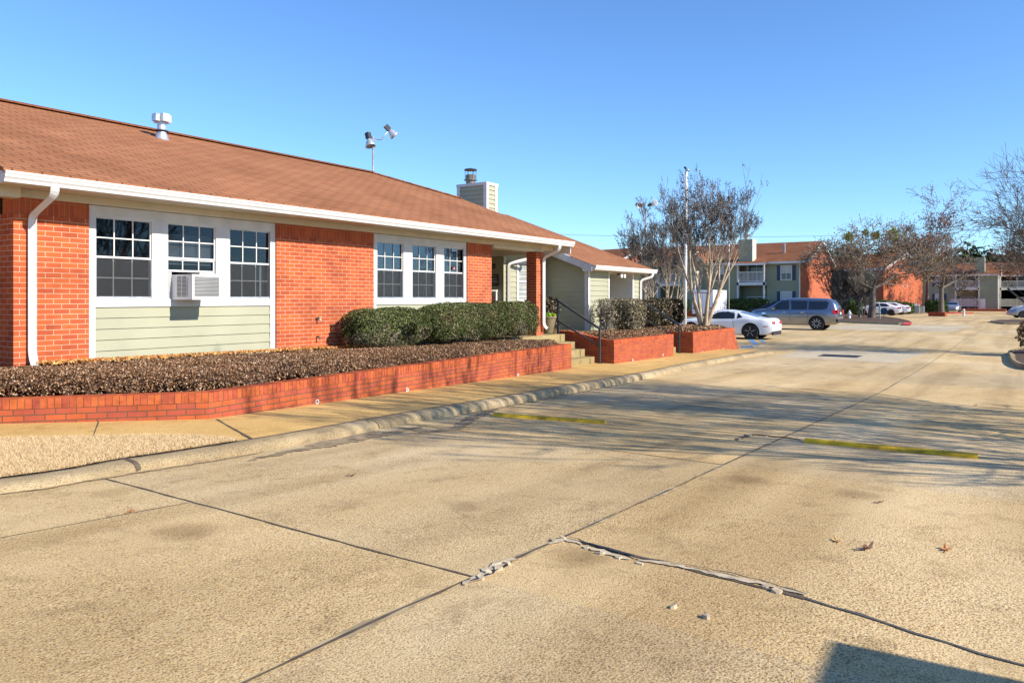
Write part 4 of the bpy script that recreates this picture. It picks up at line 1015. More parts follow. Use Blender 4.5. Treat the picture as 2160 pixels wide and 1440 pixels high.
bed1 = [(far_l[0]+o1[0], far_l[1]+o1[1]), (c_a[0]+.02, c_a[1]+.27), (15.66, 9.20), (15.66, 9.55), (15.0, 10.20), (15.0,10.50), (4.42, 10.52), (4.38, 12.4), (1.2, 12.4)]
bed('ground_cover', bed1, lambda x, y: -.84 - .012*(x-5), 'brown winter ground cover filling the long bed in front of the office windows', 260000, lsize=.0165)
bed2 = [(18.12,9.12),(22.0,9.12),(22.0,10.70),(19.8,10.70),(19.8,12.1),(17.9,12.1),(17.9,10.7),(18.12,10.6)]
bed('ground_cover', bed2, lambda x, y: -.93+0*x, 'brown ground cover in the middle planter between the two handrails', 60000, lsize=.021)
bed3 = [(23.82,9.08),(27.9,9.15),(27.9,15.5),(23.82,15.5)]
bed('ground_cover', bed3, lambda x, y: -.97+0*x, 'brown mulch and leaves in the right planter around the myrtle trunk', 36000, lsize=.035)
# drier orange leaves along the wall foot
nq = 5000; xq = RNG.uniform(4.6, 10.2, nq); yq = 10.5-np.abs(RNG.normal(0,.12,nq)); zq = -.83-.012*(xq-5)+.02*RNG.random(nq)
V, Q = leaf_quads(np.column_stack([xq,yq,zq]), np.tile([0,-.3,1.], (nq,1)), .03, 1.4)
tag(np_mesh('leaf_litter', V, Q, M['fallen']), 'orange brown fallen leaves drifted against the foot of the office wall', 'leaves', kind='stuff')
# ------------------------------------------------------------------ clipped bushes
def bush(name, c, r, z0, z1, n, mat, label, cat='bush', sq=.35, lsize=.022, group=None, stems=True, hole=None, open_=0.0, twig=0, seed=1):
    """rounded box bush: leaves on and under a lumpy superellipsoid, dark twigs inside"""
    root = thing(name, label, cat, (c[0], c[1], z0), 0, group)
    cz = (z0+z1)/2+.04; rz = (z1-z0)/2
    d = RNG.normal(0,1,(n,3)); d /= np.linalg.norm(d, axis=1)[:,None]
    p = 2/sq if sq else 4
    k = (np.abs(d[:,0])**p + np.abs(d[:,1])**p + np.abs(d[:,2])**p)**(-1/p)
    dep = 1 - RNG.random(n)**2.2*.32
    lump = 1 + .075*noise2(d[:,0]*3+c[0], d[:,2]*3+d[:,1]*3, 1.6, seed)*1.35+.035*noise2(d[:,0]*9, d[:,2]*9+d[:,1]*8, 1, seed)
    P = d*(k*dep*lump)[:,None]*np.array([r[0], r[1], rz]) + np.array([c[0], c[1], cz])
    # bottoms thin out
    lowf = (P[:,2]-z0)/(z1-z0); keep = (lowf > .10 + .10*noise2(P[:,0]*4, P[:,1]*4, 1, seed)) | (RNG.random(n) < .15)
    if hole is not None:
        hx, hz, hr = hole; keep &= ~((((P[:,0]-hx)/hr)**2 + ((P[:,2]-hz)/(hr*.8))**2 < 1) & (RNG.random(n) < .93))
    if open_: keep &= RNG.random(n) > open_*(1.15-lowf)
    P = P[keep]; dk = d[keep]
    dead = np.zeros(len(P), bool)
    if mat == 'box':
        f_ = noise2(P[:,0]*2.2, P[:,2]*2.5+P[:,1], 1.1, seed+2) - 1.3*((P[:,2]-z0)/(z1-z0)-.35); dead = (f_ > .25) & (RNG.random(len(P)) < .75)
        gap = (noise2(P[:,0]*3.1, P[:,2]*3.7, 1.3, seed+9) > .62) & (RNG.random(len(P)) < .7); P, dk, dead = P[~gap], dk[~gap], dead[~gap]
    V, Q = leaf_quads(P[~dead], dk[~dead]*np.array([1,1,1.2]), lsize, 1.5, 1.5)
    np_mesh('foliage', V, Q, M[mat], root)
    if dead.any():
        V, Q = leaf_quads(P[dead], dk[dead], lsize*.8, 1.5, 2.2); np_mesh('bare_twig_patch', V, Q, M['greyleaf'], root)
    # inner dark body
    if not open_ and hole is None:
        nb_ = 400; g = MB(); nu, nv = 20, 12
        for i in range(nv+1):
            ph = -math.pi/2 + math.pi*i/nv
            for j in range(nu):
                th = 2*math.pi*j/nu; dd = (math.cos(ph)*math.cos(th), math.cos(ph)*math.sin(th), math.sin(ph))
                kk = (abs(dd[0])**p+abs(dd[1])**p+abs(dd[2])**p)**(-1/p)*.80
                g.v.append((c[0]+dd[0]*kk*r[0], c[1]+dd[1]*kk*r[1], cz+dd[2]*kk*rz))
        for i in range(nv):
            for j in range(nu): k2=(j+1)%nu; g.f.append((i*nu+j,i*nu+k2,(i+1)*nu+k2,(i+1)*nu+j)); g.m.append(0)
        g.build('inner_dark_body', M['mulch'], root, smooth=True)
    if stems:
        mb = MB(); rr = random.Random(seed)
        for i in range(10+twig):
            a = rr.uniform(0, 6.28); e = (c[0]+math.cos(a)*r[0]*rr.uniform(.3,.9), c[1]+math.sin(a)*r[1]*rr.uniform(.3,.8), z0+(z1-z0)*rr.uniform(.5,.98 if twig else .8))
            b = (c[0]+rr.uniform(-.06,.06)+ (rr.uniform(-.6,.6)*r[0] if not twig else 0), c[1]+rr.uniform(-.06,.06), z0-.05)
            m_ = ((b[0]*.6+e[0]*.4)+rr.uniform(-.06,.06), (b[1]*.6+e[1]*.4), b[2]*.45+e[2]*.55-.04)
            mb.tube([b, m_, e], [.014, .009, .004], 4, cap=False)
            for _ in range(3 if twig else 0):
                q = (e[0]+rr.uniform(-.12,.12), e[1]+rr.uniform(-.12,.12), min(z1+.02, e[2]+rr.uniform(.02,.2))); mb.tube([m_, ((m_[0]+q[0])/2+rr.uniform(-.03,.03),(m_[1]+q[1])/2,(m_[2]+q[2])/2), q], [.006,.004,.002], 3, cap=False)
        mb.build('stems', M['twig'], root)
    return root
GB = 'clipped boxwood bushes in the front bed'
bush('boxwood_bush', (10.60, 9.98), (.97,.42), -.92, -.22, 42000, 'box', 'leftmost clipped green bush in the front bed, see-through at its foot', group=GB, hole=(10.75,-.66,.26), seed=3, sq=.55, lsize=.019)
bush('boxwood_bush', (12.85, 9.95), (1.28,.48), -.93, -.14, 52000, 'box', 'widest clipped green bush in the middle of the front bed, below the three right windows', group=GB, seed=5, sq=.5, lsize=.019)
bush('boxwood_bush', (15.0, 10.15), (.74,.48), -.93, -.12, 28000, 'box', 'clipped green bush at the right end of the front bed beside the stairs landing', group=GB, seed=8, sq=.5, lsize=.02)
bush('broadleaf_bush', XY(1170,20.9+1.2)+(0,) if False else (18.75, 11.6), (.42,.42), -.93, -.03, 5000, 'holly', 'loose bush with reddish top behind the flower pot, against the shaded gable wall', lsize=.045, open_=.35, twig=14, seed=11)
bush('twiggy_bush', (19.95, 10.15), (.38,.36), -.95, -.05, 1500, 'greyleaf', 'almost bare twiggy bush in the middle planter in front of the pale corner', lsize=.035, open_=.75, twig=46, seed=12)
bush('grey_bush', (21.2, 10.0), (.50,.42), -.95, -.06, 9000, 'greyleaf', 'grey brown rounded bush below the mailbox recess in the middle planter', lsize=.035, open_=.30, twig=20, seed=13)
bush('holly_hedge', (25.75, 11.3), (1.55,.75), -1.02, -.04, 30000, 'holly', 'dark glossy clipped hedge behind the second handrail in the right planter', cat='hedge', lsize=.05, sq=.3, seed=14)
# ------------------------------------------------------------------ flower pots
def pot(x, y, z, label, plants=True, s=1.0):
    r = thing('flower_pot', label, 'flower pot', (x, y, z), 0, 'ribbed brown pots on the landing')
    pr = [(.13*s,0),(.145*s,.02)]
    for i in range(9):
        h = .04+i*.042; rr = .15+i*.0085; pr += [(rr*s,h*s),((rr+.006)*s,(h+.02)*s),(rr*s,(h+.036)*s)]
    pr += [(.235*s,.425*s),(.25*s,.43*s),(.252*s,.465*s),(.23*s,.47*s),(.22*s,.43*s)]
    MB().lathe(pr, (x,y,z), 28).build('pot', M['pot'], r, smooth=True)
    if plants:
        n = 900; a = RNG.uniform(0,6.28,n); q = .23*np.sqrt(RNG.random(n)); P = np.column_stack([x+q*np.cos(a), y+q*np.sin(a), z+.46+.10*RNG.random(n)*(1.2-q/.23*.5)])
        V, Q = leaf_quads(P, np.tile([0,-.2,1.],(n,1)), .032, 1.5, 1.2); np_mesh('pansies', V, Q, M['pansy'], r)
pot(*XY(1156,20.75), -.951, 'brown ribbed pot of yellow pansies at the top of the left stairs')
pot(*XY(1093,19.7), -.951, 'brown ribbed pot half hidden behind the rightmost clipped bush on the landing', plants=False, s=.95)
# ------------------------------------------------------------------ trees
def tree_mesh(base, spec, seed):
    """recursive limbs. spec: dict(levels, len, rad, split, angle, up, trunks, lean, nseg, ratio)"""
    rr = random.Random(seed); segs = []; tips = []
    def perp(d):
        v = d.cross(Vector((rr.uniform(-1,1),rr.uniform(-1,1),rr.uniform(-1,1))))
        return v.normalized() if v.length > .01 else Vector((1,0,0))
    def grow(p, d, L, r, lev):
        n = spec.get('nseg', 4) if lev < 3 else 3
        pts = [p.copy()]; rad = [r]; q = p.copy(); dd = d.copy()
        kids = []
        for i in range(n):
            dd = (dd + perp(dd)*rr.uniform(0, spec.get('wob', .16)*(.35 if lev == 0 else 1)) + Vector((0,0,1))*spec['up'][min(lev, len(spec['up'])-1)]/n).normalized()
            q = q + dd*L/n; pts.append(q.copy()); rad.append(r*(1-(1-spec.get('taper',.62))*(i+1)/n))
            if lev >= spec.get('side_from', 1) and lev < spec['levels'] and i > 0 and rr.random() < spec.get('side', .6): kids.append((q.copy(), dd.copy(), rad[-1]*.55, .62))
        segs.append((pts, rad, lev))
        if lev >= spec['levels']:
            tips.append((q.copy(), dd.copy())); return
        k = rr.choice(spec['split'][min(lev, len(spec['split'])-1)])
        ang0 = rr.uniform(0, 6.28)
        for i in range(k):
            a = R(spec['angle'][min(lev, len(spec['angle'])-1)])*rr.uniform(.6, 1.3)
            u = perp(dd); u = Matrix.Rotation(ang0+i*6.28/k, 3, dd) @ dd.orthogonal().normalized()
            nd = (dd*math.cos(a) + u*math.sin(a)).normalized()
            grow(q, nd, L*spec['ratio']*rr.uniform(.75,1.2), rad[-1]*(.85 if k == 1 else .72), lev+1)
        for (kp, kd, kr, kl) in kids:
            a = R(rr.uniform(35, 65)); u = perp(kd); nd = (kd*math.cos(a)+u*math.sin(a)).normalized()
            grow(kp, nd, L*spec['ratio']*kl*rr.uniform(.7,1.2), kr, lev+1+ (1 if rr.random()<.4 else 0))
    b = Vector(base)
    for t in range(spec.get('trunks', 1)):
        a = 6.28*t/max(1,spec.get('trunks',1)) + rr.uniform(-.4,.4); ln = R(spec.get('lean', 3))*rr.uniform(.6,1.2)
        d = Vector((math.cos(a)*math.sin(ln), math.sin(a)*math.sin(ln), math.cos(ln)))
        off = Vector((math.cos(a), math.sin(a), 0))*spec['rad']*(1.0 if spec.get('trunks',1) > 1 else 0)
        grow(b+off-Vector((0,0,.05)), d, spec['len']*rr.uniform(.85,1.1), spec['rad'], 0)
    return segs, tips
def seg_mesh(name, segs, mat, parent, minr=.0, smooth=True):
    V = []; Q = []
    for pts, rad, lev in segs:
        n = 8 if lev == 0 else (6 if lev == 1 else (4 if lev <= 3 else 3)); base = len(V); ref = None
        for i, p in enumerate(pts):
            d = (pts[min(i+1,len(pts)-1)] - pts[max(i-1,0)]).normalized()
            if ref is None: ref = d.orthogonal().normalized()
            ref = (ref-d*ref.dot(d)); ref = ref.normalized() if ref.length > 1e-5 else d.orthogonal().normalized(); w_ = d.cross(ref); r = max(rad[i], minr)
            for k in range(n):
                a = 6.2832*k/n; V.append((p.x+(ref.x*math.cos(a)+w_.x*math.sin(a))*r, p.y+(ref.y*math.cos(a)+w_.y*math.sin(a))*r, p.z+(ref.z*math.cos(a)+w_.z*math.sin(a))*r))
        for i in range(len(pts)-1):
            for k in range(n): j=(k+1)%n; o=base+i*n; Q.append((o+k,o+j,o+n+j,o+n+k))
    if not V: return None
    return np_mesh(name, np.array(V), np.array(Q), mat, parent, smooth=smooth)
def tree(name, base, spec, seed, label, bark='bark', twig='twig', group=None, leaves=None, nleaf=0, lsize=.05, spread=.25, minr=.004, cut=2, scale=None, heads=None, headn=14, cat='tree', clip=None):
    root = thing(name, label, cat, base, 0, group)
    segs, tips = tree_mesh(base, spec, seed)
    if scale:                                        # squash the crown to its measured outline
        b = Vector(base)
        def f(p): return Vector((b.x+(p.x-b.x)*scale[0], b.y+(p.y-b.y)*scale[1], b.z+(p.z-b.z)*scale[2]))
        segs = [([f(p) for p in pts], rad, lev) for pts, rad, lev in segs]; tips = [(f(p), d) for p, d in tips]
    if clip:
        cr_, ch_, cz_ = clip; b = Vector(base)
        def inside(p): return ((p.x-b.x)**2+(p.y-b.y)**2)/cr_**2 + ((p.z-b.z-ch_)/cz_)**2 < 1 + .12*math.sin(p.x*2.1+p.z*1.7)+.10*math.sin(p.y*3.3-p.z*2.3)
        segs = [s for s in segs if s[2] < 2 or inside(s[0][-1]) or (s[0][-1].z-b.z < ch_-cz_*.4 and s[2] < 3)]; tips = [t for t in tips if inside(t[0])]
    seg_mesh('trunk', [s for s in segs if s[2] < cut], M[bark], root)
    cr = seg_mesh('crown', [s for s in segs if s[2] >= cut], M[twig], root, minr)
    if leaves and tips:
        T = np.array([tuple(p) for p, d in tips]); idx = RNG.integers(0, len(T), nleaf)
        P = T[idx] + RNG.normal(0, spread, (nleaf,3)); V, Q = leaf_quads(P, RNG.normal(0,1,(nleaf,3)), lsize, 1, 1.2)
        np_mesh('leaves', V, Q, M[leaves], root)
    if heads and tips:
        T = [(p, d) for p, d in tips if p.z > base[2] + heads*(max(q.z for q, _ in tips)-base[2])]
        P = np.repeat(np.array([tuple(p) for p, d in T]), headn, 0); n = len(P)
        D = np.repeat(np.array([tuple(d) for p, d in T]), headn, 0)
        P = P - D*(RNG.random(n)*.22)[:,None] + RNG.normal(0,.030,(n,3)); V, Q = leaf_quads(P, RNG.normal(0,1,(n,3)), .034, 1, 1.1)
        np_mesh('seed_heads', V, Q, M['seed'], root)
    return root, tips
MYR = dict(levels=6, len=1.5, rad=.065, split=[[2,3],[2],[2,3],[2],[2,3],[2]], angle=[17,15,17,18,20,22], up=[.10,.12,.16,.2,.25,.3], trunks=5, lean=14, nseg=4, ratio=.80, side=.45, side_from=1, wob=.10, taper=.72)
b1 = XY(1485, 27.4); tree('crape_myrtle', (b1[0], b1[1], -1.0), dict(MYR, len=1.28, rad=.085, lean=17, trunks=5, side=.36, angle=[13,12,13,14,16,18]), 4, 'bare crape myrtle with pale trunks in the right planter, nearest of the pair', 'bark_pale', 'twig', 'bare crape myrtles', minr=.007, heads=.55, headn=11, cut=3, clip=(2.5,3.6,2.8))
b2 = XY(1402, 35.5); tree('crape_myrtle', (b2[0], b2[1], -1.75), dict(MYR, len=1.7, lean=18, side=.42, angle=[13,12,13,14,16,18]), 9, 'bare crape myrtle behind the dark hedge, left of the tall lamp post', 'bark_pale', 'twig', 'bare crape myrtles', minr=.0085, heads=.5, headn=10, cut=3, clip=(2.8,4.7,3.2))
# two bare myrtles near the hydrant
for i, (px, Z, sd, lab) in enumerate(((1775, 73, 21, 'dense bare fan shaped small tree left of the thick trunked tree, above the hydrant'), (1819, 72, 22, 'dense bare fan shaped small tree just left of the thick tree trunk'))):
    b_ = XY(px, Z); tree('crape_myrtle', (b_[0], b_[1], -1.87), dict(MYR, len=1.35, rad=.05, trunks=9, lean=20), sd, lab, 'bark_dark', 'twig', 'bare crape myrtles', minr=.016, cut=2, scale=(.72,.72,.85))
OAK = dict(levels=6, len=3.0, rad=.36, split=[[3,4],[2,3],[3],[2,3],[2,3],[3]], angle=[52,40,40,38,38,40], up=[.0,.18,.10,.05,.05,.0], trunks=1, lean=3, nseg=4, ratio=.74, side=.7, side_from=1, wob=.20, taper=.6)
b_ = XY(1838, 70.5); t2, tips2 = tree('oak_tree', (b_[0], b_[1], -1.87), dict(OAK, len=3.2, lean=0, side=.45, ratio=.78, levels=7), 33, 'spreading tree with thick grey trunk on the island, green mistletoe in its crown', 'bark_dark', 'twig', 'bare spreading trees', leaves='brownleaf', nleaf=12000, lsize=.085, spread=.22, minr=.022, cut=2, scale=(1.1,1.1,.84), clip=(6.6,6.3,3.9))
for k, (px, py, rd) in enumerate(((1884,494,.55),(1846,497,.33),(1826,490,.2),(1790,500,.33))):
    c_ = XY(px, 70.5); z_ = (HY-py)*70.5/F; n = 600; P = RNG.normal(0, rd*.5, (n,3))+np.array([c_[0], c_[1], z_]); V, Q = leaf_quads(P, RNG.normal(0,1,(n,3)), .12, 1, 1.2); np_mesh('mistletoe', V, Q, M['mistletoe'], t2)
b_ = XY(1986, 92); tree('oak_tree', (b_[0], b_[1], -1.87), dict(OAK, len=3.8, rad=.36, lean=8), 41, 'leaning many limbed tree before the right brick gable with brown leaves', 'bark_dark', 'twig', 'bare spreading trees', leaves='brownleaf', nleaf=3500, lsize=.10, spread=.25, minr=.028, cut=3, scale=(1.1,1.1,.95), clip=(6.5,6.8,4.6))
b_ = XY(1955, 104); tree('maple_tree', (b_[0], b_[1], -1.87), dict(OAK, len=4.6, rad=.3, angle=[30,28,30,32,34,36], up=[.1,.3,.2,.15,.1,.1]), 43, 'tall round crowned tree with sparse red leaves behind the brick gable', 'bark_dark', 'twig', 'bare spreading trees', leaves='redleaf', nleaf=11000, lsize=.13, spread=.3, minr=.026, cut=2, scale=(1.1,1.1,1.05))
b_ = XY(2310, 25.2); tree('bare_tree', (b_[0], b_[1], -1.87), dict(OAK, len=2.0, rad=.15, levels=7, ratio=.80, angle=[40,34,30,30,30,30], up=[.1,.25,.2,.12,.1,.08], side=.7, wob=.12), 52, 'bare branched tree reaching in from the right edge of the view', 'bark_dark', 'bark_dark', 'bare spreading trees', minr=.006, cut=3)
b_ = XY(2190, 95); tree('maple_tree', (b_[0], b_[1], -1.87), dict(OAK, len=4.2, rad=.3), 55, 'leafy brown tree at the far right edge behind the parked cars', 'bark_dark', 'twig', 'bare spreading trees', leaves='redleaf', nleaf=6000, lsize=.13, spread=.3, minr=.026, cut=2)
b_ = XY(2150, 60)
# trees whose shadows cross the road
b_ = (4.6+6.2, -3.2)
MY2 = dict(MYR, levels=5, len=1.8, rad=.06, trunks=9, lean=24, wob=.035, ratio=.86, side=.35, taper=.8, angle=[10,10,11,12,12])
tree('crape_myrtle', (10.1, -5.0, zr(10.1)), dict(MY2, len=1.9), 61, 'bare crape myrtle whose shadow streaks cross the near road and kerb', 'bark_pale', 'twig', 'bare crape myrtles', minr=.010, heads=.6, headn=8, cut=3)
tree('crape_myrtle', (13.3, -4.9, zr(13.3)), dict(MY2, len=1.9), 62, 'bare crape myrtle shading the wheel stop on the right', 'bark_pale', 'twig', 'bare crape myrtles', minr=.010, heads=.6, headn=8, cut=3)
# far trees above the roofs
for i, (px, Z, ln, sd, lab) in enumerate(((1062, 62, 2.2, 71, 'small bare treetop showing right of the chimney'), (980, 64, 2.0, 72, 'thin bare treetop showing left of the chimney'), (1165, 80, 2.0, 73, 'bare treetop above the right end of the roof, leftmost of two'), (1205, 88, 1.9, 74, 'bare treetop above the right end of the roof, rightmost of two'))):
    b_ = XY(px, Z); tree('distant_tree', (b_[0], b_[1], -1.87), dict(OAK, len=ln*1.25, rad=.16, levels=5, up=[.3,.4,.3,.2,.1,.1], angle=[24,26,28,32,34,36]), sd, lab, 'bark_dark', 'twig', 'bare treetops behind the office roof', minr=.018, cut=2)
# ------------------------------------------------------------------ island kerbs, right hand shrub
def island(name, pts, label_mat, h=.14, wk=.16, soil='mulch', zf=zr):
    """raised bed: kerb ring + soil"""
    cx_ = sum(p[0] for p in pts)/len(pts); cy_ = sum(p[1] for p in pts)/len(pts)
    P = pts + [pts[0]]; P = smooth(P, 2)[:-1]
    mb = MB(); n = len(P); cen = (cx_, cy_)
    def ins(p, d):
        v = (cx_-p[0], cy_-p[1]); l = math.hypot(*v); return (p[0]+v[0]/l*d, p[1]+v[1]/l*d)
    ring = [(0,-.05),(0,h*.6),(.03,h),(wk,h),(wk,h*.5)]
    for d, z in ring:
        for p in P: q = ins(p, d); mb.v.append((q[0], q[1], zf(q[0])+z))
    for j in range(len(ring)-1):
        for i in range(n): k=(i+1)%n; mb.f.append((j*n+i,j*n+k,(j+1)*n+k,(j+1)*n+i)); mb.m.append(0)
    ok = tag(mb.build('kerb', label_mat, smooth=False), kind='structure')
    mb = MB(); mb.face([(*ins(p, wk), zf(p[0])+h*.75) for p in P]); tag(mb.build('soil', M[soil]), kind='structure')
    return ok
island('island', [G(*p)[:2] for p in [(2126,748),(2134,776),(2210,786),(2500,800),(2500,752),(2160,738)]], M['kerb'])
sb = G(2168, 752); bush('dry_shrub', (sb[0]+.35, sb[1]-.35), (.62,.62), sb[2]+.1, sb[2]+1.22, 2600, 'brownleaf', 'brown leafed shrub on the kerbed island at the right edge', lsize=.06, open_=.45, twig=40, seed=19, sq=.8)
isl = island('island', [G(*p)[:2] for p in [(1690,668),(1760,680),(1860,684),(1918,686),(1925,681),(1888,672),(1840,668),(1760,664)]], M['kerb'])
mb = MB(); mb.prism([(*G(px_, 686.6)[:2], -1.80) for px_ in (1905,1923)]+[(*G(px_, 683.5)[:2], -1.80) for px_ in (1924,1908)], (0,0,.075)); tag(mb.build('red_kerb', M['red_paint']), kind='structure')
island('island', [G(*p)[:2] for p in [(2118,684),(2080,679),(2120,675),(2400,678),(2400,688)]], M['kerb'])
# far red kerb line and verge by the right buildings
mb = MB(); A = [G(1975,661.5), G(2052,661.5)]; mb.bar((A[0][0],A[0][1],-1.80),(A[1][0],A[1][1],-1.80),.25,.14); tag(mb.build('red_kerb', M['red_paint']), kind='structure')
# ------------------------------------------------------------------ wheel stops
def wheel_stop(a, b, label):
    A = G(*a); B = G(*b); L = math.hypot(B[0]-A[0], B[1]-A[1]); rt = math.atan2(B[1]-A[1], B[0]-A[0])
    mb = MB(); pr = [(-.065,0),(-.055,.035),(-.03,.052),(.03,.052),(.055,.035),(.065,0)]
    mb.prism([(0,y,z) for y, z in pr], (L,0,0))
    for v in (.3, L-.3): mb.lathe([(.014,.05),(.014,.058)], (v,0,0), 8)
    o = mb.build('wheel_stop', M['yellow']); o.location = (A[0], A[1], (zr(A[0])+zr(B[0]))/2-.006); o.rotation_euler = (0, -math.atan2(zr(B[0])-zr(A[0]), L), rt)
    tag(o, label, 'wheel stop', 'yellow wheel stops on the road')
wheel_stop((1042,877),(1276,893), 'sunlit yellow concrete wheel stop near the kerb, left of the two')
wheel_stop((1698,932),(2063,966), 'yellow wheel stop lying mostly in tree shadow, right of the two')
# ------------------------------------------------------------------ fallen leaves on the road
def fleaf(px, py, s, rot, mat, label, curl=.4, lobes=5):
    g = G(px, py); mb = MB(); n = 20; pts = []; s = s*.62
    for k in range(n):
        a = 2*math.pi*k/n; r_ = s*(.55+.45*abs(math.cos(a*lobes/2)))*(1.15 if k == 0 else 1); u, v = r_*math.cos(a), r_*.6*math.sin(a)
        pts.append((u, v, .004+curl*(u*u+1.6*v*v)/s*.6))
    for k in range(n): mb.face([(0,0,.006), pts[k], pts[(k+1)%n]])
    mb.tube([(-s*.9,0,curl*s*.4),(-s*1.5,s*.1,.01)], .0025, 4)
    o = mb.build('fallen_leaf', M[mat]); o.location = g; o.rotation_euler = (0,0,rot); tag(o, label, 'leaf', 'fallen leaves on the road')
M['leaf_tan'] = plain('tan_leaf', (.55,.34,.12), .7, var=.3, scale=40); M['leaf_brown'] = plain('brown_dry_leaf', (.18,.08,.045), .7, var=.3, scale=40); M['leaf_orange'] = plain('orange_leaf', (.48,.22,.08), .7, var=.3, scale=40)
fleaf(1765,1141,.075,.4,'leaf_tan','pale yellow fallen leaf on the right concrete, left of three in a row')
fleaf(1828,1160,.085,-.5,'leaf_brown','dark curled fallen leaf in the middle of the row of three',curl=1.1)
fleaf(1995,1159,.09,.1,'leaf_orange','orange brown fallen leaf rightmost on the near concrete')
fleaf(1855,1061,.05,-.9,'leaf_brown','small reddish curled leaf above the row of three leaves',curl=.9)
fleaf(742,1005,.05,-.8,'leaf_brown','small curled brown leaf alone on the slab left of the long joint',curl=1.2)
fleaf(277,1078,.07,.6,'leaf_orange','flat orange leaf near the left joint below the kerb',curl=.05)
fleaf(1805,1048,.03,-.4,'leaf_tan','tiny tan leaf fragment left of the reddish leaf',curl=.2)
fleaf(2059,855,.06,-.4,'leaf_brown','dark leaf in the branch shadows near the right edge',curl=.8)
fleaf(2105,831,.06,.4,'leaf_tan','tan leaf near the right edge above the branch shadows',curl=.3)
# ------------------------------------------------------------------ lamp posts
def lamp_head(mb_s, mb_d, p, dirv, s=1.0):
    """bell floodlight: shade along dirv from p"""
    p = Vector(p); d = Vector(dirv).normalized(); q = d.to_track_quat('Z','Y').to_matrix()
    prof = [(.045,0),(.07,.04),(.12,.13),(.165,.24),(.18,.30),(.16,.29),(.02,.10)]
    base = len(mb_s.v); n = 16
    for r_, h in prof:
        for k in range(n):
            a = 6.2832*k/n; v = q @ Vector((r_*s*math.cos(a), r_*s*math.sin(a), h*s)) + p; mb_s.v.append(tuple(v))
    for i in range(len(prof)-1):
        for k in range(n): j=(k+1)%n; o=base+i*n; mb_s.f.append((o+k,o+j,o+n+j,o+n+k)); mb_s.m.append(0)
    a = p - d*.20*s; mb_d.bar(a, p+d*.01, .15*s, .15*s)
def lamp_post(px, Z, ytop, label, heads, zb=-1.87, rad=.045, group='lamp posts with floodlights', lean=0, mat='galv'):
    x, y = XY(px, Z); zt = (HY-ytop)*Z/F; r = thing('lamp_post', label, 'lamp post', (x,y,zb), 0, group)
    MB().tube([(x,y,zb),(x+lean,y-lean,zt)], [rad*1.1, rad*.75], 10).build('pole', M[mat], r, smooth=True)
    for (dp, dy, dv, sc_) in heads:
        hx, hy = XY(px+dp, Z); hz = (HY-(ytop+dy))*Z/F
        mb = MB(); m2 = MB(); lamp_head(mb, m2, (hx,hy,hz), dv, sc_); mb.build('lamp_shade', M['galv'], r, smooth=True); m2.build('ballast_box', M['lampdark'], r)
        MB().tube([(x+lean,y-lean,zt-.1),((x+hx)/2,(y+hy)/2,zt-.12),(hx,hy,hz-.0)], .022, 6).build('arm', M['galv'], r, smooth=True)
lamp_post(787, 27, 288, 'floodlight pole with two bell lamps rising behind the roof ridge', [(-9,4,(-.0,-.3,-1.0),1.05),(34,-14,(.75,-.5,-.9),1.0)], rad=.045)
lamp_post(1444, 31.6, 362, 'tall pale lamp post in front of the crape myrtles, brown lamp on top', [(3,-6,(.0,-.4,-.5),.5)], rad=.075, lean=.06, mat='pole')
lamp_post(1362, 46, 440, 'thin pole with two round floodlights behind the left crape myrtle', [(-16,-8,(-.6,-.6,-.25),1.1),(12,-9,(-.2,-.8,.2),1.1)], rad=.07)
lamp_post(1538, 50, 418, 'white bell lamp showing through the right side of the crape myrtle', [(0,2,(0,-.1,-1),.9)], rad=.03)
p_ = XY(1814, 72); up_ = thing('utility_pole', 'grey wooden pole beside the hydrant, left of the thick tree trunk', 'pole', (p_[0], p_[1], -1.87))
MB().tube([(p_[0],p_[1],-1.9),(p_[0],p_[1],3.3)], [.16,.13], 10).build('shaft', M['bark'], up_); MB().box(p_[0]-.25,p_[0]+.1,p_[1]-.22,p_[1]-.2,-.1,.25).build('notice', M['white'], up_)
# hydrant
h_ = XY(1792, 69.5); hy = thing('fire_hydrant', 'white fire hydrant on the kerbed island right of the grey car', 'hydrant', (h_[0],h_[1],-1.87))
MB().lathe([(.16,0),(.16,.05),(.11,.07),(.11,.5),(.15,.52),(.15,.57),(.12,.6),(.10,.70),(.04,.76),(.03,.82)], (h_[0],h_[1],-1.85), 14).build('barrel', M['white'], hy, smooth=True)
MB().tube([(h_[0],h_[1]-.22,-1.42),(h_[0],h_[1]+.22,-1.42)], .06, 8).tube([(h_[0]-.2,h_[1],-1.45),(h_[0],h_[1],-1.45)], .07, 8).build('outlet', M['white'], hy)
h_ = XY(2033, 84); hy = thing('fire_hydrant', 'small pale hydrant by the far red kerb near the right buildings', 'hydrant', (h_[0],h_[1],-1.87))
MB().lathe([(.16,0),(.11,.07),(.11,.5),(.15,.55),(.10,.68),(.03,.76)], (h_[0],h_[1],-1.87), 10).build('barrel', M['white'], hy, smooth=True)
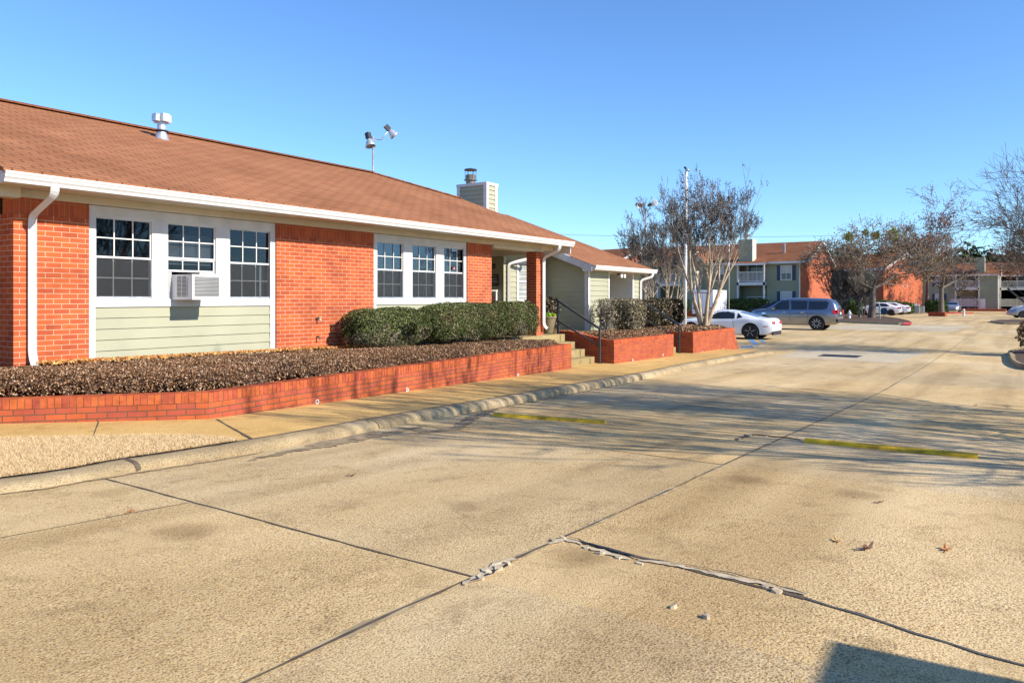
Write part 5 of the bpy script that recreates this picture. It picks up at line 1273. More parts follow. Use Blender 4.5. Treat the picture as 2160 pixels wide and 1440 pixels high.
# marker post and round sign on the island
m_x = XY(1855.5, 68); mk_ = thing('marker_post', 'slim white and teal marker post right of the thick tree trunk', 'post', (m_x[0],m_x[1],-1.87))
M['teal'] = plain('teal_paint', (.10,.35,.33), .5)
MB().box(m_x[0]-.06,m_x[0]+.06,m_x[1]-.06,m_x[1]+.06,-1.8,-.62).build('post', M['white'], mk_)
for k in range(4): MB().box(m_x[0]-.065,m_x[0]+.065,m_x[1]-.065,m_x[1]+.065,-1.66+k*.28,-1.55+k*.28).build('band', M['teal'], mk_)
m_x = XY(1864.5, 69.5); rs_ = thing('round_sign', 'dark back of a round sign on a short stake beside the marker post', 'sign', (m_x[0],m_x[1],-1.87))
MB().lathe([(.30,-.012),(.30,.012)], (m_x[0],m_x[1],-1.12), 20, axis='x').build('disc', M['navy'], rs_); MB().box(m_x[0]+.02,m_x[0]+.06,m_x[1]-.02,m_x[1]+.02,-1.87,-1.0).build('stake', M['lampdark'], rs_)
# ------------------------------------------------------------------ vehicles
def fixn(me):
    b = bmesh.new(); b.from_mesh(me); bmesh.ops.remove_doubles(b, verts=b.verts, dist=1e-5); bmesh.ops.recalc_face_normals(b, faces=b.faces); b.to_mesh(me); b.free()
def lerp(P, x):
    if x <= P[0][0]: return P[0][1]
    for (a, va), (b, vb) in zip(P, P[1:]):
        if x <= b:
            t = (x-a)/(b-a) if b > a else 1; return va+(vb-va)*t
    return P[-1][1]
def slerp(P, x):
    # smooth through the points
    return (lerp(P, x-.05)+2*lerp(P, x)+lerp(P, x+.05))/4
def car(name, label, cat, loc, rot, D, paint, group=None):
    """D: L, W, top[(x,z)], belt[(x,z)], sill, plan[(x,w)], roofw, wheels, wr. x=0 rear, side windows polygons in (x,z)"""
    r = thing(name, label, cat, loc, rot, group)
    L, W = D['L'], D['W']
    def topz(x): return slerp(D['top'], x)
    def beltz(x): return slerp(D['belt'], x)
    def botz(x): return lerp(D['bot'], x)
    def wid(x): return slerp(D['plan'], x)*W/2
    def section(x):
        w_ = wid(x); zt = topz(x); zb = botz(x); zbelt = min(beltz(x), zt-.03); h = max(0, zt-zbelt)
        g = min(1, h/.42)
        rw = w_*(1-g) * .90 + g*D['roofw']*W/2*min(1, wid(x)/(W/2)+.02)
        zc = zt - .07*g - .02
        pts = [(0,zb),(w_*.80,zb),(w_*.93,zb+.05),(w_*.975,zb+.16),(w_*.995,zb+(zbelt-zb)*.45),(w_*1.0,zb+(zbelt-zb)*.68),(w_*.985,zbelt-.06),(w_*.955,zbelt)]
        for t in (.33,.66,1.0): pts.append((w_*.955+(rw-w_*.955)*t, zbelt+(zc-zbelt)*t))
        pts += [(rw*.90, zt-.03*g-.008),(rw*.62, zt-.006),(0,zt+.006)]
        return pts
    NX = 64; xs_ = [L*i/(NX-1) for i in range(NX)]; secs = [section(x) for x in xs_]; k = len(secs[0])
    V = []; Fc = []
    for x, s_ in zip(xs_, secs):
        V += [(x, y, z) for y, z in s_] + [(x, -y, z) for y, z in s_[1:-1]]
    m_ = 2*k-2
    def idx(i, j): # j in ring order 0..m_-1 : 0..k-1 left side up, then right side down
        return i*m_ + (j if j < k else k + (k-2) - (j-k) - 1 + 0)
    ring = list(range(k)) + [k + (k-3) - q for q in range(k-2)]
    for i in range(NX-1):
        for j in range(m_):
            a, b = ring[j], ring[(j+1)%m_]; Fc.append((i*m_+a, i*m_+b, (i+1)*m_+b, (i+1)*m_+a))
    Fc.append(tuple(ring)); Fc.append(tuple((NX-1)*m_+q for q in ring[::-1]))
    me = bpy.data.meshes.new('body'); me.from_pydata(V, [], Fc); me.update()
    fixn(me); bo = bpy.data.objects.new('body', me); me.materials.append(paint); me.materials.append(M['black']); C.objects.link(bo)
    cuts = []
    for wx in D['wheels']:
        for sg in (-1, 1):
            c_ = MB().lathe([(D['wr']+.055, -.16),(D['wr']+.055,.16)], (wx, sg*(W/2-.10), D['wr']), 40, axis='y').build('cut', M['black']); fixn(c_.data); cuts.append(c_)
            md = bo.modifiers.new('b', 'BOOLEAN'); md.object = c_; md.operation = 'DIFFERENCE'; md.solver = 'EXACT'
    dg = bpy.context.evaluated_depsgraph_get(); dg.update(); nm = bpy.data.meshes.new_from_object(bo.evaluated_get(dg)); bo.modifiers.clear(); bo.data = nm
    nm.materials.clear(); nm.materials.append(paint); nm.materials.append(M['black'])
    for p in nm.polygons:
        c0 = p.center; p.use_smooth = True; inside = any(math.hypot(c0.x-wx, c0.z-D['wr']) < D['wr']+.05 and abs(c0.y) < W/2-.035 for wx in D['wheels'])
        p.material_index = 1 if (inside and (abs(c0.y) < W/2-.22 or abs(p.normal.y) < .35)) or c0.z < botz(c0.x)+.02 else 0
    for c_ in cuts: bpy.data.objects.remove(c_)
    bo.parent = r
    em = bo.modifiers.new('w', 'EDGE_SPLIT') ; em.split_angle = R(38)
    def ys(x, z):
        s_ = section(x)
        for (y0, z0), (y1, z1) in zip(s_[3:], s_[4:]):
            if z0 <= z <= z1 and z1 > z0: return y0+(y1-y0)*(z-z0)/(z1-z0)
        return s_[10][0]
    def side_patch(name, poly, mat, off=.006, sides=(1,-1), step=.06):
        xs2 = sorted(set([p[0] for p in poly])); x0, x1 = xs2[0], xs2[-1]; n = max(2, int((x1-x0)/step)); out = []
        for sg in sides:
            mb = MB(); prev = None
            for i in range(n+1):
                x = x0+(x1-x0)*i/n; zz = []
                for (ax, az), (bx_, bz) in zip(poly, poly[1:]+poly[:1]):
                    if ax != bx_ and min(ax,bx_)-1e-6 <= x <= max(ax,bx_)+1e-6: zz.append(az+(bz-az)*(x-ax)/(bx_-ax))
                lo, hi = min(zz), max(zz); col = [(x, sg*(ys(x, lo+(hi-lo)*t)+off), lo+(hi-lo)*t) for t in (0,.25,.5,.75,1)]
                if prev:
                    for a in range(4): mb.face([prev[a], col[a], col[a+1], prev[a+1]])
                prev = col
            out.append(mb.build(name, mat, r, world=False, smooth=True))
        return out
    def top_patch(name, x0, x1, f0, f1, mat, off=.008, n=10):
        """glass lying on the upper surface between stations, width fractions"""
        mb = MB(); prev = None
        for i in range(n+1):
            x = x0+(x1-x0)*i/n; s_ = section(x); wmax = s_[11][0]*(f0+(f1-f0)*i/n); row = []
            for t in (-1,-.6,-.2,.2,.6,1):
                y = wmax*t; a = abs(y); z = None
                for (y0,z0),(y1,z1) in zip(s_[10:], s_[11:]):
                    if y1 <= a <= y0: z = z0+(z1-z0)*(y0-a)/(y0-y1+1e-9)
                if z is None: z = s_[10][1]
                row.append((x, y, z+off))
            if prev:
                for a in range(5): mb.face([prev[a], prev[a+1], row[a+1], row[a]])
            prev = row
        return mb.build(name, mat, r, world=False, smooth=True)
    for poly in D['win']: side_patch('side_window', poly, M['carglass'])
    for nm_, x0, x1, f0, f1 in D['tops']: top_patch(nm_, x0, x1, f0, f1, M['carglass'])
    for wx in D['wheels']:
        for sg in (-1, 1):
            y = sg*(W/2-.13); wr = D['wr']
            wl_ = MB().lathe([(wr*.70,-.115),(wr*.93,-.115),(wr,-.08),(wr,.08),(wr*.93,.115),(wr*.70,.115)], (wx,y,wr), 32, axis='y').build('wheel', M['tyre'], r, world=False, smooth=False)
            mb = MB(); rr = wr*.72; mb.lathe([(rr,.03),(rr,.10),(rr*.93,.105),(rr*.90,.02)], (0,0,0), 32, axis='y', capends=False)
            ns = D.get('spokes', 5)
            for q in range(ns):
                a = 2*math.pi*q/ns+.3; p0 = (.05*math.cos(a), .075, .05*math.sin(a)); p1 = (rr*.93*math.cos(a), .085, rr*.93*math.sin(a)); mb.bar(p0, p1, .03, D.get('spw', .055), up=(0,1,0))
            mb.lathe([(.055,.06),(.055,.095),(.03,.105)], (0,0,0), 12, axis='y')
            mb.v = [(v[0]+wx, y+sg*v[1], v[2]+wr) for v in mb.v]; mb.build('rim', M[D.get('rim','rim')], wl_, world=False)
            MB().lathe([(rr*.9,.0),(rr*.9,.01)], (wx,y+sg*.01,wr), 24, axis='y').build('brake_disc', M['lampdark'], wl_, world=False)
    for sg in (-1,1):
        for (nm_, x, z, lx, lz, mt) in D.get('side_bits', []):
            side_patch(nm_, [(x-lx/2, z-lz/2),(x+lx/2, z-lz/2),(x+lx/2, z+lz/2),(x-lx/2, z+lz/2)], M[mt], off=.010, sides=(sg,), step=.05)
        mx_ = D['mirror']; y = ys(mx_[0], mx_[1]); mb = MB(); mb.box(mx_[0]-.07, mx_[0]+.10, sg*(y+.02), sg*(y+.20), mx_[1]-.0, mx_[1]+.14); mb.build('mirror', paint, r, world=False, bevel=.03)
        for x, z in D['handles']:
            y = ys(x, z); MB().bar((x-.10, sg*(y+.022), z),(x+.10, sg*(y+.022), z), .025, .03).build('door_handle', M[D.get('hmat','chrome')], r, world=False)
    for x in D.get('seams', []):
        for sg in (-1, 1):
            mb = MB(); prev = None; zb_, zt_ = botz(x)+.12, beltz(x)-.01; xr = D.get('seamslope', 0)
            for i in range(9):
                z = zb_+(zt_-zb_)*i/8; xx = x+xr*(i/8-.5); p = (xx, sg*(ys(xx, z)+.004), z)
                if prev: mb.face([(prev[0]-.007,prev[1],prev[2]),(prev[0]+.007,prev[1],prev[2]),(p[0]+.007,p[1],p[2]),(p[0]-.007,p[1],p[2])])
                prev = p
            mb.build('door_seam', M['black'], r, world=False)
    for (nm_, y0, y1, z0, z1, mt, d) in D.get('rear', []):
        for sg in ((-1,1) if y0 > 0 else (1,)):
            MB().box(-d, .06, sg*y0, sg*y1, z0, z1).build(nm_, M[mt], r, world=False, bevel=.01)
    return r
CAM = dict(L=4.84, W=1.92, roofw=.66, wr=.365, rim='rimdark', spokes=5, spw=.085, wheels=[.98, 3.83],
  top=[(0,.80),(.04,.93),(.15,1.00),(.62,1.02),(1.15,1.17),(1.65,1.31),(2.1,1.372),(2.5,1.365),(2.85,1.28),(3.35,1.04),(3.5,1.00),(4.2,.93),(4.6,.82),(4.8,.62),(4.84,.5)],
  belt=[(0,.78),(.3,.93),(1.2,.97),(1.9,.93),(3.2,.90),(4.2,.82),(4.84,.5)], bot=[(0,.34),(.3,.22),(1,.2),(4,.18),(4.84,.24)],
  plan=[(0,.80),(.1,.88),(.4,.955),(1,1.0),(1.7,.97),(2.6,.965),(3.8,1.0),(4.4,.93),(4.7,.80),(4.84,.62)],
  win=[[(1.35,1.02),(1.62,.965),(1.68,1.27),(1.60,1.22)],[(1.72,.96),(3.05,.93),(3.1,.955),(2.62,1.24),(2.3,1.30),(1.78,1.285)]],
  tops=[('rear_window',.72,1.55,.86,.98),('windshield',2.62,3.36,.98,.96)], mirror=(2.95,.95), handles=[(1.95,.80)], seams=[1.75], seamslope=.12,
  side_bits=[('side_marker',.30,.62,.22,.035,'redlamp')], rear=[('tail_lamp',.40,.54,.72,.84,'redlamp',.025),('tail_lamp',.60,.76,.72,.84,'redlamp',.012),('number_plate',-.16,.16,.50,.66,'white',.02),('bumper_vent',-.7,.7,.22,.40,'black',.01)], hmat='carwhite')
SUV = dict(L=5.29, W=2.03, roofw=.74, wr=.415, rim='rim', spokes=9, spw=.075, wheels=[1.15, 4.23],
  top=[(0,.9),(.03,1.2),(.12,1.55),(.32,1.80),(.6,1.885),(1.5,1.925),(2.6,1.925),(3.2,1.88),(3.55,1.68),(4.0,1.36),(4.2,1.28),(4.8,1.22),(5.1,1.10),(5.25,.85),(5.29,.6)],
  belt=[(0,1.12),(.5,1.20),(2,1.20),(4,1.17),(4.8,1.08),(5.29,.6)], bot=[(0,.5),(.4,.34),(1,.3),(4.3,.28),(5.29,.32)],
  plan=[(0,.84),(.15,.93),(.6,.985),(1.2,1.0),(4.2,1.0),(4.8,.95),(5.15,.80),(5.29,.6)],
  win=[[(.55,1.32),(.85,1.24),(1.62,1.24),(1.62,1.74),(.62,1.72),(.50,1.66)],[(1.70,1.24),(2.62,1.23),(2.66,1.77),(1.70,1.75)],[(2.72,1.23),(3.78,1.22),(3.74,1.30),(3.42,1.62),(3.18,1.76),(2.76,1.77)]],
  tops=[('rear_window',.10,.34,.86,.90),('windshield',3.3,4.02,.98,.95)], mirror=(3.62,1.22), handles=[(1.95,1.06),(3.0,1.06)], seams=[1.66,2.68], seamslope=0,
  side_bits=[('tail_lamp',.14,1.10,.26,.26,'redlamp'),('fender_vent',4.22+.0,.99,.26,.08,'chrome'),('rocker_trim',2.7,.42,2.2,.05,'chrome')], rear=[('tail_lamp',.55,.90,.98,1.22,'redlamp',.012),('number_plate',-.18,.18,.95,1.08,'white',.015),('rear_bumper',-.9,.9,.5,.68,'black',.03)])
SED = dict(L=4.8, W=1.83, roofw=.70, wr=.33, rim='rimdark', spokes=8, spw=.05, wheels=[.98, 3.80],
  top=[(0,.72),(.05,.98),(.2,1.10),(.65,1.13),(1.2,1.36),(1.7,1.45),(2.5,1.46),(2.9,1.38),(3.5,1.06),(3.7,1.0),(4.3,.92),(4.65,.78),(4.8,.5)],
  belt=[(0,.85),(.4,.98),(2,.96),(3.5,.92),(4.3,.82),(4.8,.5)], bot=[(0,.38),(.4,.24),(4.2,.2),(4.8,.26)],
  plan=[(0,.80),(.15,.90),(.6,.98),(1.2,1.0),(3.8,1.0),(4.4,.92),(4.8,.6)],
  win=[[(1.12,1.08),(1.4,1.0),(2.12,.99),(2.12,1.38),(1.5,1.34)],[(2.18,.99),(3.28,.96),(3.2,1.04),(2.78,1.32),(2.6,1.37),(2.18,1.385)]],
  tops=[('rear_window',.68,1.36,.86,.95),('windshield',2.86,3.56,.98,.95)], mirror=(3.1,.97), handles=[(1.5,.86),(2.5,.86)], seams=[1.4,2.15,3.2],
  side_bits=[('tail_lamp',.16,.86,.28,.16,'redlamp')], rear=[('tail_lamp',.50,.80,.78,.92,'redlamp',.012),('number_plate',-.16,.16,.80,.92,'white',.012)])
PK = R(90)                                            # nose towards +y
def place(px, py, axx):                                # ground point
    return G(px, py)
g = (35.3+.96, 9.55, zr(35)); car('sports_coupe', 'white two door sports coupe with grey five spoke wheels parked behind the right planter', 'car', (g[0], g[1], g[2]), PK, CAM, M['carwhite'], 'cars parked in the lot')
g = G(1723,696); car('suv', 'large grey suv with chrome rims parked right of the white coupe', 'car', (47.5+1.0, 9.08, zr(48)), PK, SUV, M['carsuv'], 'cars parked in the lot')
def back_at(px, Z, dy): x, y = XY(px, Z); return (x, y-dy)
q = XY(1879, 84); car('sedan', 'white sedan with dark wheels behind the thick tree trunk, nearer of the two white ones', 'car', (q[0]+.9, q[1]-.98, -1.87), PK, SED, M['carwhite'], 'cars parked in the lot')
q = XY(1898, 88.5); car('sedan', 'white sedan partly hidden behind the nearer white sedan by the brick gable', 'car', (q[0]+.9, q[1]-.98, -1.87), PK, SED, M['carwhite'], 'cars parked in the lot')
q = XY(1994, 108); car('sedan', 'grey sedan seen end on beside the leaning tree before the right building', 'car', (q[0]+2.0, q[1]-1, -1.87), R(180), SED, M['carsilver'], 'cars parked in the lot')
q = XY(2151, 73); car('sedan', 'pale blue sedan entering at the right edge, nearer of the two there', 'car', (q[0]+3.2, q[1]-3.6, -1.87), R(108), SED, M['carsilver'], 'cars parked in the lot')
q = XY(2158, 96); car('sedan', 'pale car roof at the right edge behind the pale blue sedan', 'car', (q[0]+3.0, q[1]-3.4, -1.87), R(100), SED, M['carwhite'], 'cars parked in the lot')
q = XY(1400, 47); car('suv', 'blue vehicle mostly hidden behind the dark hedge and left crape myrtle', 'car', (q[0]+.9, q[1], zr(40)), PK, SUV, M['carblue'], 'cars parked in the lot')
q = XY(1655, 72); car('sedan', 'dark car mostly hidden behind the grey suv roof', 'car', (q[0]+.9, q[1]-1, -1.87), PK, SED, M['black'], 'cars parked in the lot')
# cargo trailer
q = XY(1504, 70); tx, ty = q
tr = thing('cargo_trailer', 'white enclosed cargo trailer with red tail lamps behind the pale trunked tree', 'trailer', (tx, ty, -1.87))
MB().box(tx, tx+3.9, ty, ty+2.0, -1.4, .82).build('body', M['carwhite'], tr, bevel=.12)
mb = MB()
for u in (.02, .98, 1.9): mb.box(tx-.02, tx, ty+u, ty+u+.07, -1.3, .7)
mb.box(tx-.021, tx+.0, ty+.09, ty+1.9, .58, .66); mb.build('door_frame', M['galv'], tr)
for u in (.10, 1.72): MB().box(tx-.05, tx-.02, ty+u, ty+u+.20, -.95, -.80).build('tail_lamp', M['redlamp'], tr)
MB().box(tx-.03, tx, ty+.3, ty+1.7, .50, .56).build('marker_strip', M['redlamp'], tr)
mb = MB(); mb.box(tx+1.9, tx+2.75, ty-.012, ty, -1.2, .62); mb.box(tx+1.96, tx+2.69, ty-.02, ty-.011, -1.14, .56, 1); mb.build('side_door', [M['lampdark'], M['carwhite']], tr)
for u in (1.5, 2.35):
    MB().lathe([(.36,-.1),(.36,.1)], (tx+u, ty+.14, -1.51), 24, axis='y').build('wheel', M['tyre'], tr)
mb = MB(); mb.prism([(tx+1.0,ty-.05,-1.4),(tx+1.1,ty-.05,-1.05),(tx+2.75,ty-.05,-1.05),(tx+2.85,ty-.05,-1.4)], (0,.06,0)); mb.build('wheel_arch', M['galv'], tr)
MB().box(tx, tx+4.6, ty+.95, ty+1.05, -1.45, -1.36).build('drawbar', M['lampdark'], tr)
# ------------------------------------------------------------------ apartment buildings
def fbox(mbs, name, mat, root, *a):
    mb = MB(); mb.box(*a); return mb.build(name, mat, root, world=False)
def far_window(root, x, y0, y1, z0, z1, shutters=True, kind='window'):
    """window on a facade at local x (facing -x)"""
    w_ = MB().box(x-.05,x,y0,y0+.09,z0,z1).box(x-.05,x,y1-.09,y1,z0,z1).box(x-.05,x,y0+.09,y1-.09,z1-.09,z1).box(x-.05,x,y0+.09,y1-.09,z0,z0+.09).box(x-.045,x,y0+.09,y1-.09,(z0+z1)/2-.035,(z0+z1)/2+.035).box(x-.04,x,(y0+y1)/2-.02,(y0+y1)/2+.02,z0+.09,z1-.09).build(kind, M['white'], root, world=False)
    MB().box(x-.02,x-.005,y0+.09,y1-.09,z0+.09,z1-.09).build('pane', M['glass_far'], w_)
    MB().box(x-.024,x-.019,y0+.12,y1-.12,(z0+z1)/2+.06,z1-.1).build('blind', M['blind'], w_)
    if shutters:
        for a in (y0-.36, y1+.06): 
            mb = MB(); mb.box(x-.04,x,a,a+.30,z0,z1); mb.build('shutter', M['navy'], root, world=False)
def gable_roof(root, x0, x1, y0, y1, ze, zp, axis='y', over=.45, mat='shingle_far', gable_mat='brick'):
    """ridge along y"""
    xm = (x0+x1)/2; sl_ = (zp-ze)/(xm-x0); xo = over
    mb = MB(); za = ze-sl_*xo
    mb.face([(x0-xo,y0-.35,za),(xm,y0-.35,zp),(xm,y1+.35,zp),(x0-xo,y1+.35,za)][::-1]); mb.face([(xm,y0-.35,zp),(x1+xo,y0-.35,za),(x1+xo,y1+.35,za),(xm,y1+.35,zp)][::-1])
    rf_ = mb.build('roof', M[mat], root, world=False); plane_uv(rf_)
    mb = MB()
    for (a, b) in (((x0-xo,za),(xm,zp)),((x1+xo,za),(xm,zp))):
        for yy_ in (y0-.38, y1+.33):
            mb.prism([(a[0],yy_,a[1]-.24),(b[0],yy_,b[1]-.24),(b[0],yy_,b[1]+.02),(a[0],yy_,a[1]+.02)], (0,.05,0))
    mb.box(x0-xo-.04,x0-xo,y0-.35,y1+.35,za-.2,za+.02); mb.build('rake_trim', M['white'], root, world=False)
    MB().prism([(x0,y0,ze-.01),(x1,y0,ze-.01),(xm,y0,zp-.05)], (0,.1,0)).build('gable', M[gable_mat], root, world=False); MB().prism([(x0,y1-.1,ze-.01),(x1,y1-.1,ze-.01),(xm,y1-.1,zp-.05)], (0,.1,0)).build('gable', M[gable_mat], root, world=False)
    MB().prism([(xm-.75,y0-.03,zp-.95),(xm+.75,y0-.03,zp-.95),(xm,y0-.03,zp-.3)], (0,.02,0)).build('gable_vent', M['white'], root, world=False)
    MB().box(x0-xo,x0,y0-.3,y1+.3,za-.02,za).build('soffit', M['soffit'], root, world=False)
    return rf_
def balcony_bay(root, x, y0, y1, dep=1.3, zf=3.55, ze=5.65):
    """recess fronted by posts: slab, railing, sliding doors, ground floor lattice"""
    for nm_, b in (('balcony_floor',(x-.9,x+dep,y0,y1,zf-.32,zf)),):
        MB().box(*b).build(nm_, M['white'], root, world=False)
    MB().box(x+dep,x+dep+.1,y0,y1,0,ze).build('recess_wall', M['siding_far'], root, world=False)
    for yy_ in (y0+.08, y1-.08): MB().box(x-.9,x-.76,yy_-.08,yy_+.08,0,ze-.1).build('post', M['white'], root, world=False)
    mb = MB(); mb.box(x-.88,x-.82,y0+.1,y1-.1,zf+1.0,zf+1.07); mb.box(x-.88,x-.82,y0+.1,y1-.1,zf+.08,zf+.14); n = int((y1-y0)/.14)
    for i in range(n): u = y0+.15+i*(y1-y0-.3)/n; mb.box(x-.87,x-.84,u,u+.04,zf+.14,zf+1.0)
    mb.build('railing', M['white'], root, world=False)
    for zz_ in (0, zf):
        ym = (y0+y1)/2; w_ = MB().box(x+dep-.05,x+dep-.003,ym-1.05,ym+1.05,zz_+.02,zz_+2.1).build('sliding_door', M['white'], root, world=False)
        MB().box(x+dep-.06,x+dep-.051,ym-.95,ym-.03,zz_+.1,zz_+2.0).box(x+dep-.06,x+dep-.051,ym+.03,ym+.95,zz_+.1,zz_+2.0).build('pane', M['glass_far'], w_)
    mb = MB(); xf = x-1.5; z0, z1 = .75, 1.75
    mb.box(xf,xf+.06,y0-.1,y1+.6,z1,z1+.08); mb.box(xf,xf+.06,y0-.1,y1+.6,z0-.05,z0)
    n = int((y1-y0+.6)/.16)
    for i in range(n):
        u = y0-.1+i*.16; mb.bar((xf+.02,u,z0),(xf+.02,min(u+1,y1+.6),z0+min(1,y1+.6-u)),.04,.012,up=(1,0,0)); mb.bar((xf+.035,u,z1),(xf+.035,min(u+1,y1+.6),z1-min(1,y1+.6-u)),.04,.012,up=(1,0,0))
    mb.build('lattice', M['white'], root, world=False)
    MB().box(xf-.02,xf+.12,y0-.75,y0-.1,.1,1.85).build('pier', M['white'], root, world=False)
def far_siding(root, name, x, y0, y1, z0, z1, mat='siding_far'):
    mb = MB(); siding(mb, y0, y1, x, z0, z1, expo=.22, axis='y'); mb.box(x+.001, x+.12, y0, y1, z0, z1); return mb.build(name, M[mat], root, world=False)
GA = 'two storey apartment buildings across the lot'
# A: corner (78.4, 17.85), facade facing -x, brick gable facing -y
A_ = thing('apartment_building', 'two storey apartment with green siding, balcony and brick gable behind the grey suv', 'building', (78.4, 17.85, -1.87), 0, GA)
def B_(r, nm, m, *b): return MB().box(*b).build(nm, M[m], r, world=False)
E_ = 5.75
B_(A_, 'brick_wall', 'brick', 0,12,0,.3,0,E_)
B_(A_, 'brick_wall', 'brick', 0,.06,.3,.55,0,E_)
far_siding(A_, 'siding_wall', .0, .62, 3.8, 0, E_)
B_(A_, 'corner_board', 'white', -.03,.04,.55,.68,0,E_)
B_(A_, 'core_wall', 'siding_far', .15,11.9,.3,3.8,0,E_); B_(A_, 'core_wall', 'siding_far', 1.45,11.9,3.8,18.1,0,E_)
for z0 in (1.12, 3.72): far_window(A_, -.01, 1.35, 2.45, z0, z0+1.5)
balcony_bay(A_, 0, 3.8, 6.6, ze=E_)
far_siding(A_, 'siding_wall', 0, 6.6, 10.65, 0, E_)
for z0 in (1.12, 3.72): far_window(A_, -.01, 8.2, 9.2, z0, z0+1.5, shutters=False)
balcony_bay(A_, 0, 12.2, 15.4, ze=E_)
far_siding(A_, 'siding_wall', -2.0, 10.65, 12.2, 0, E_+.2); far_siding(A_, 'siding_wall', 0, 15.4, 18.1, 0, E_)
mb = MB(); siding(mb, -2.0, 0, 10.65, 0, E_+1.1, expo=.22); mb.box(-2,1.4,10.652,12.2,0,E_); mb.build('lit_side_wall', M['siding_far_lit'], A_, world=False)
B_(A_, 'corner_board', 'white', -2.04,-1.9,10.6,10.75,0,E_)
gable_roof(A_, 0, 12, 0, 18.1, E_, 7.95)
mb = MB(); mb.face([(-1.6,3.5,E_-.32),(-.4,3.5,E_-.02),(-.4,6.9,E_-.02),(-1.6,6.9,E_-.32)][::-1]); o=mb.build('porch_roof', M['shingle_far'], A_, world=False); plane_uv(o); mb = MB(); mb.face([(-1.6,12.0,E_-.32),(-.4,12.0,E_-.02),(-.4,15.6,E_-.02),(-1.6,15.6,E_-.32)][::-1]); o=mb.build('porch_roof', M['shingle_far'], A_, world=False); plane_uv(o)
B_(A_, 'porch_fascia', 'white', -1.64,-1.6,3.5,6.9,E_-.5,E_-.3)
# cross gable over the projecting part
mb = MB(); mb.prism([(-2.0,9.7,E_),(-2.0,13.1,E_),(-2.0,11.4,7.4)], (4,0,0)); mb.build('gable', M['siding_far_lit'], A_, world=False)
mb = MB(); mb.face([(-2.4,9.4,E_-.2),(-2.4,11.4,7.5),(5,11.4,7.5),(5,9.4,E_-.2)]); mb.face([(-2.4,11.4,7.5),(-2.4,13.4,E_-.2),(5,13.4,E_-.2),(5,11.4,7.5)]); o = mb.build('cross_roof', M['shingle_far'], A_, world=False); plane_uv(o)
mb = MB(); mb.bar((-2.42,9.4,E_-.25),(-2.42,11.4,7.42),.06,.22,up=(1,0,0)); mb.bar((-2.42,13.4,E_-.25),(-2.42,11.4,7.42),.06,.22,up=(1,0,0)); mb.build('rake_trim', M['white'], A_, world=False)
c_ = B_(A_, 'chimney', 'siding_far', -.55,.7,5.15,6.55,E_-.4,7.95); MB().box(-.58,.72,5.10,5.149,E_-.4,7.98).build('chimney_lit_side', M['siding_far_lit'], c_); MB().lathe([(.22,7.95),(.22,8.25),(.32,8.3),(.32,8.5),(.1,8.6)], (.1,5.9,0), 14).build('flue', M['acg'], c_)  # sunward chimney side painted paler as if lit
c_ = B_(A_, 'chimney', 'siding_far', -.55,.7,16.1,17.2,E_-.4,7.95)
B_(A_, 'roof_vent', 'acg', 2.2,2.4,2.6,2.8,6.5,7.6)
B_(A_, 'foundation', 'garden_brick', -2.2,-2.0,3,18,-.1,.62)
bush('green_hedge', (75.9, 17.85+5.0), (.6,2.0), -1.5, -.08, 9000, 'greenhedge', 'long clipped dark green hedge below the first balcony lattice', cat='hedge', lsize=.1, sq=.22, stems=False, seed=31)
bush('green_hedge', (75.9, 17.85+13.2), (.6,1.9), -1.5, -.08, 6000, 'greenhedge', 'green hedge seen left of the trailer below the far lattice', cat='hedge', lsize=.1, sq=.22, stems=False, seed=32)
bush('green_hedge', (76.9, 17.85+1.2), (.6,1.5), -1.6, -.35, 4000, 'greenhedge', 'low hedge behind the grey suv below the windows', cat='hedge', lsize=.1, sq=.3, stems=False, seed=33)
# B: brick gable building right of it, turned a little
def at(px, Z): x, y = XY(px, Z); return (x, y, -1.87)
B2 = thing('apartment_building', 'two storey apartment with plain sunlit orange brick gable behind the white sedans', 'building', at(1864, 97), R(-17), GA)
B_(B2, 'brick_wall', 'brick', 0,11.6,0,.3,0,5.9); B_(B2, 'brick_wall', 'brick', -.03,.0,0,.9,0,5.9)
far_siding(B2, 'siding_wall', 0, .9, 12, 0, 5.9)
B_(B2, 'core_wall', 'brick', .12,11.5,.3,12,0,5.9)
gable_roof(B2, 0, 11.6, 0, 12, 5.9, 8.0)
balcony_bay(B2, -.2, 4.6, 7.6, ze=5.9)
for z0 in (1.2,): far_window(B2, -.01, 8.6, 9.7, z0, z0+1.5)
for u in (5.2, 6.4): MB().lathe([(.10,-.12),(.10,0)], (u,-.0,3.5), 10, axis='y').build('wall_vent', M['white'], B2, world=False)
# wing in shade on the right of the gable
B_(B2, 'brick_wall', 'brick', 11.6,18,3.0,12,0,5.2)
# C: right hand building
Cc = thing('apartment_building', 'two storey apartment at far right with white lattice fence and outside stairs', 'building', (136, 3.2, -1.87), 0, GA)
far_siding(Cc, 'siding_wall', 0, 0, 2.4, 0, 5.7); far_siding(Cc, 'siding_wall', 0, 5.6, 13.2, 0, 5.7)
B_(Cc, 'core_wall', 'siding_far', 1.45,11,.05,13.2,0,5.7)
balcony_bay(Cc, 0, 2.4, 5.6, ze=5.7)
for y_, s_ in ((7.2,True),(10.6,False)):
    for z0 in (1.15,3.8): far_window(Cc, -.01, y_, y_+1.2, z0, z0+1.5, shutters=s_)
B_(Cc, 'corner_board', 'white', -.04,.02,5.55,5.72,0,5.7); B_(Cc, 'corner_board', 'white', -.04,.02,-.02,.14,0,5.7)
gable_roof(Cc, 0, 11, 0, 13.2, 5.7, 7.6, gable_mat='siding_far_lit')
B_(Cc, 'side_wall', 'siding_far_lit', 0,11,-.02,.1,0,5.7)  # sun-facing end wall takes the lit siding colour
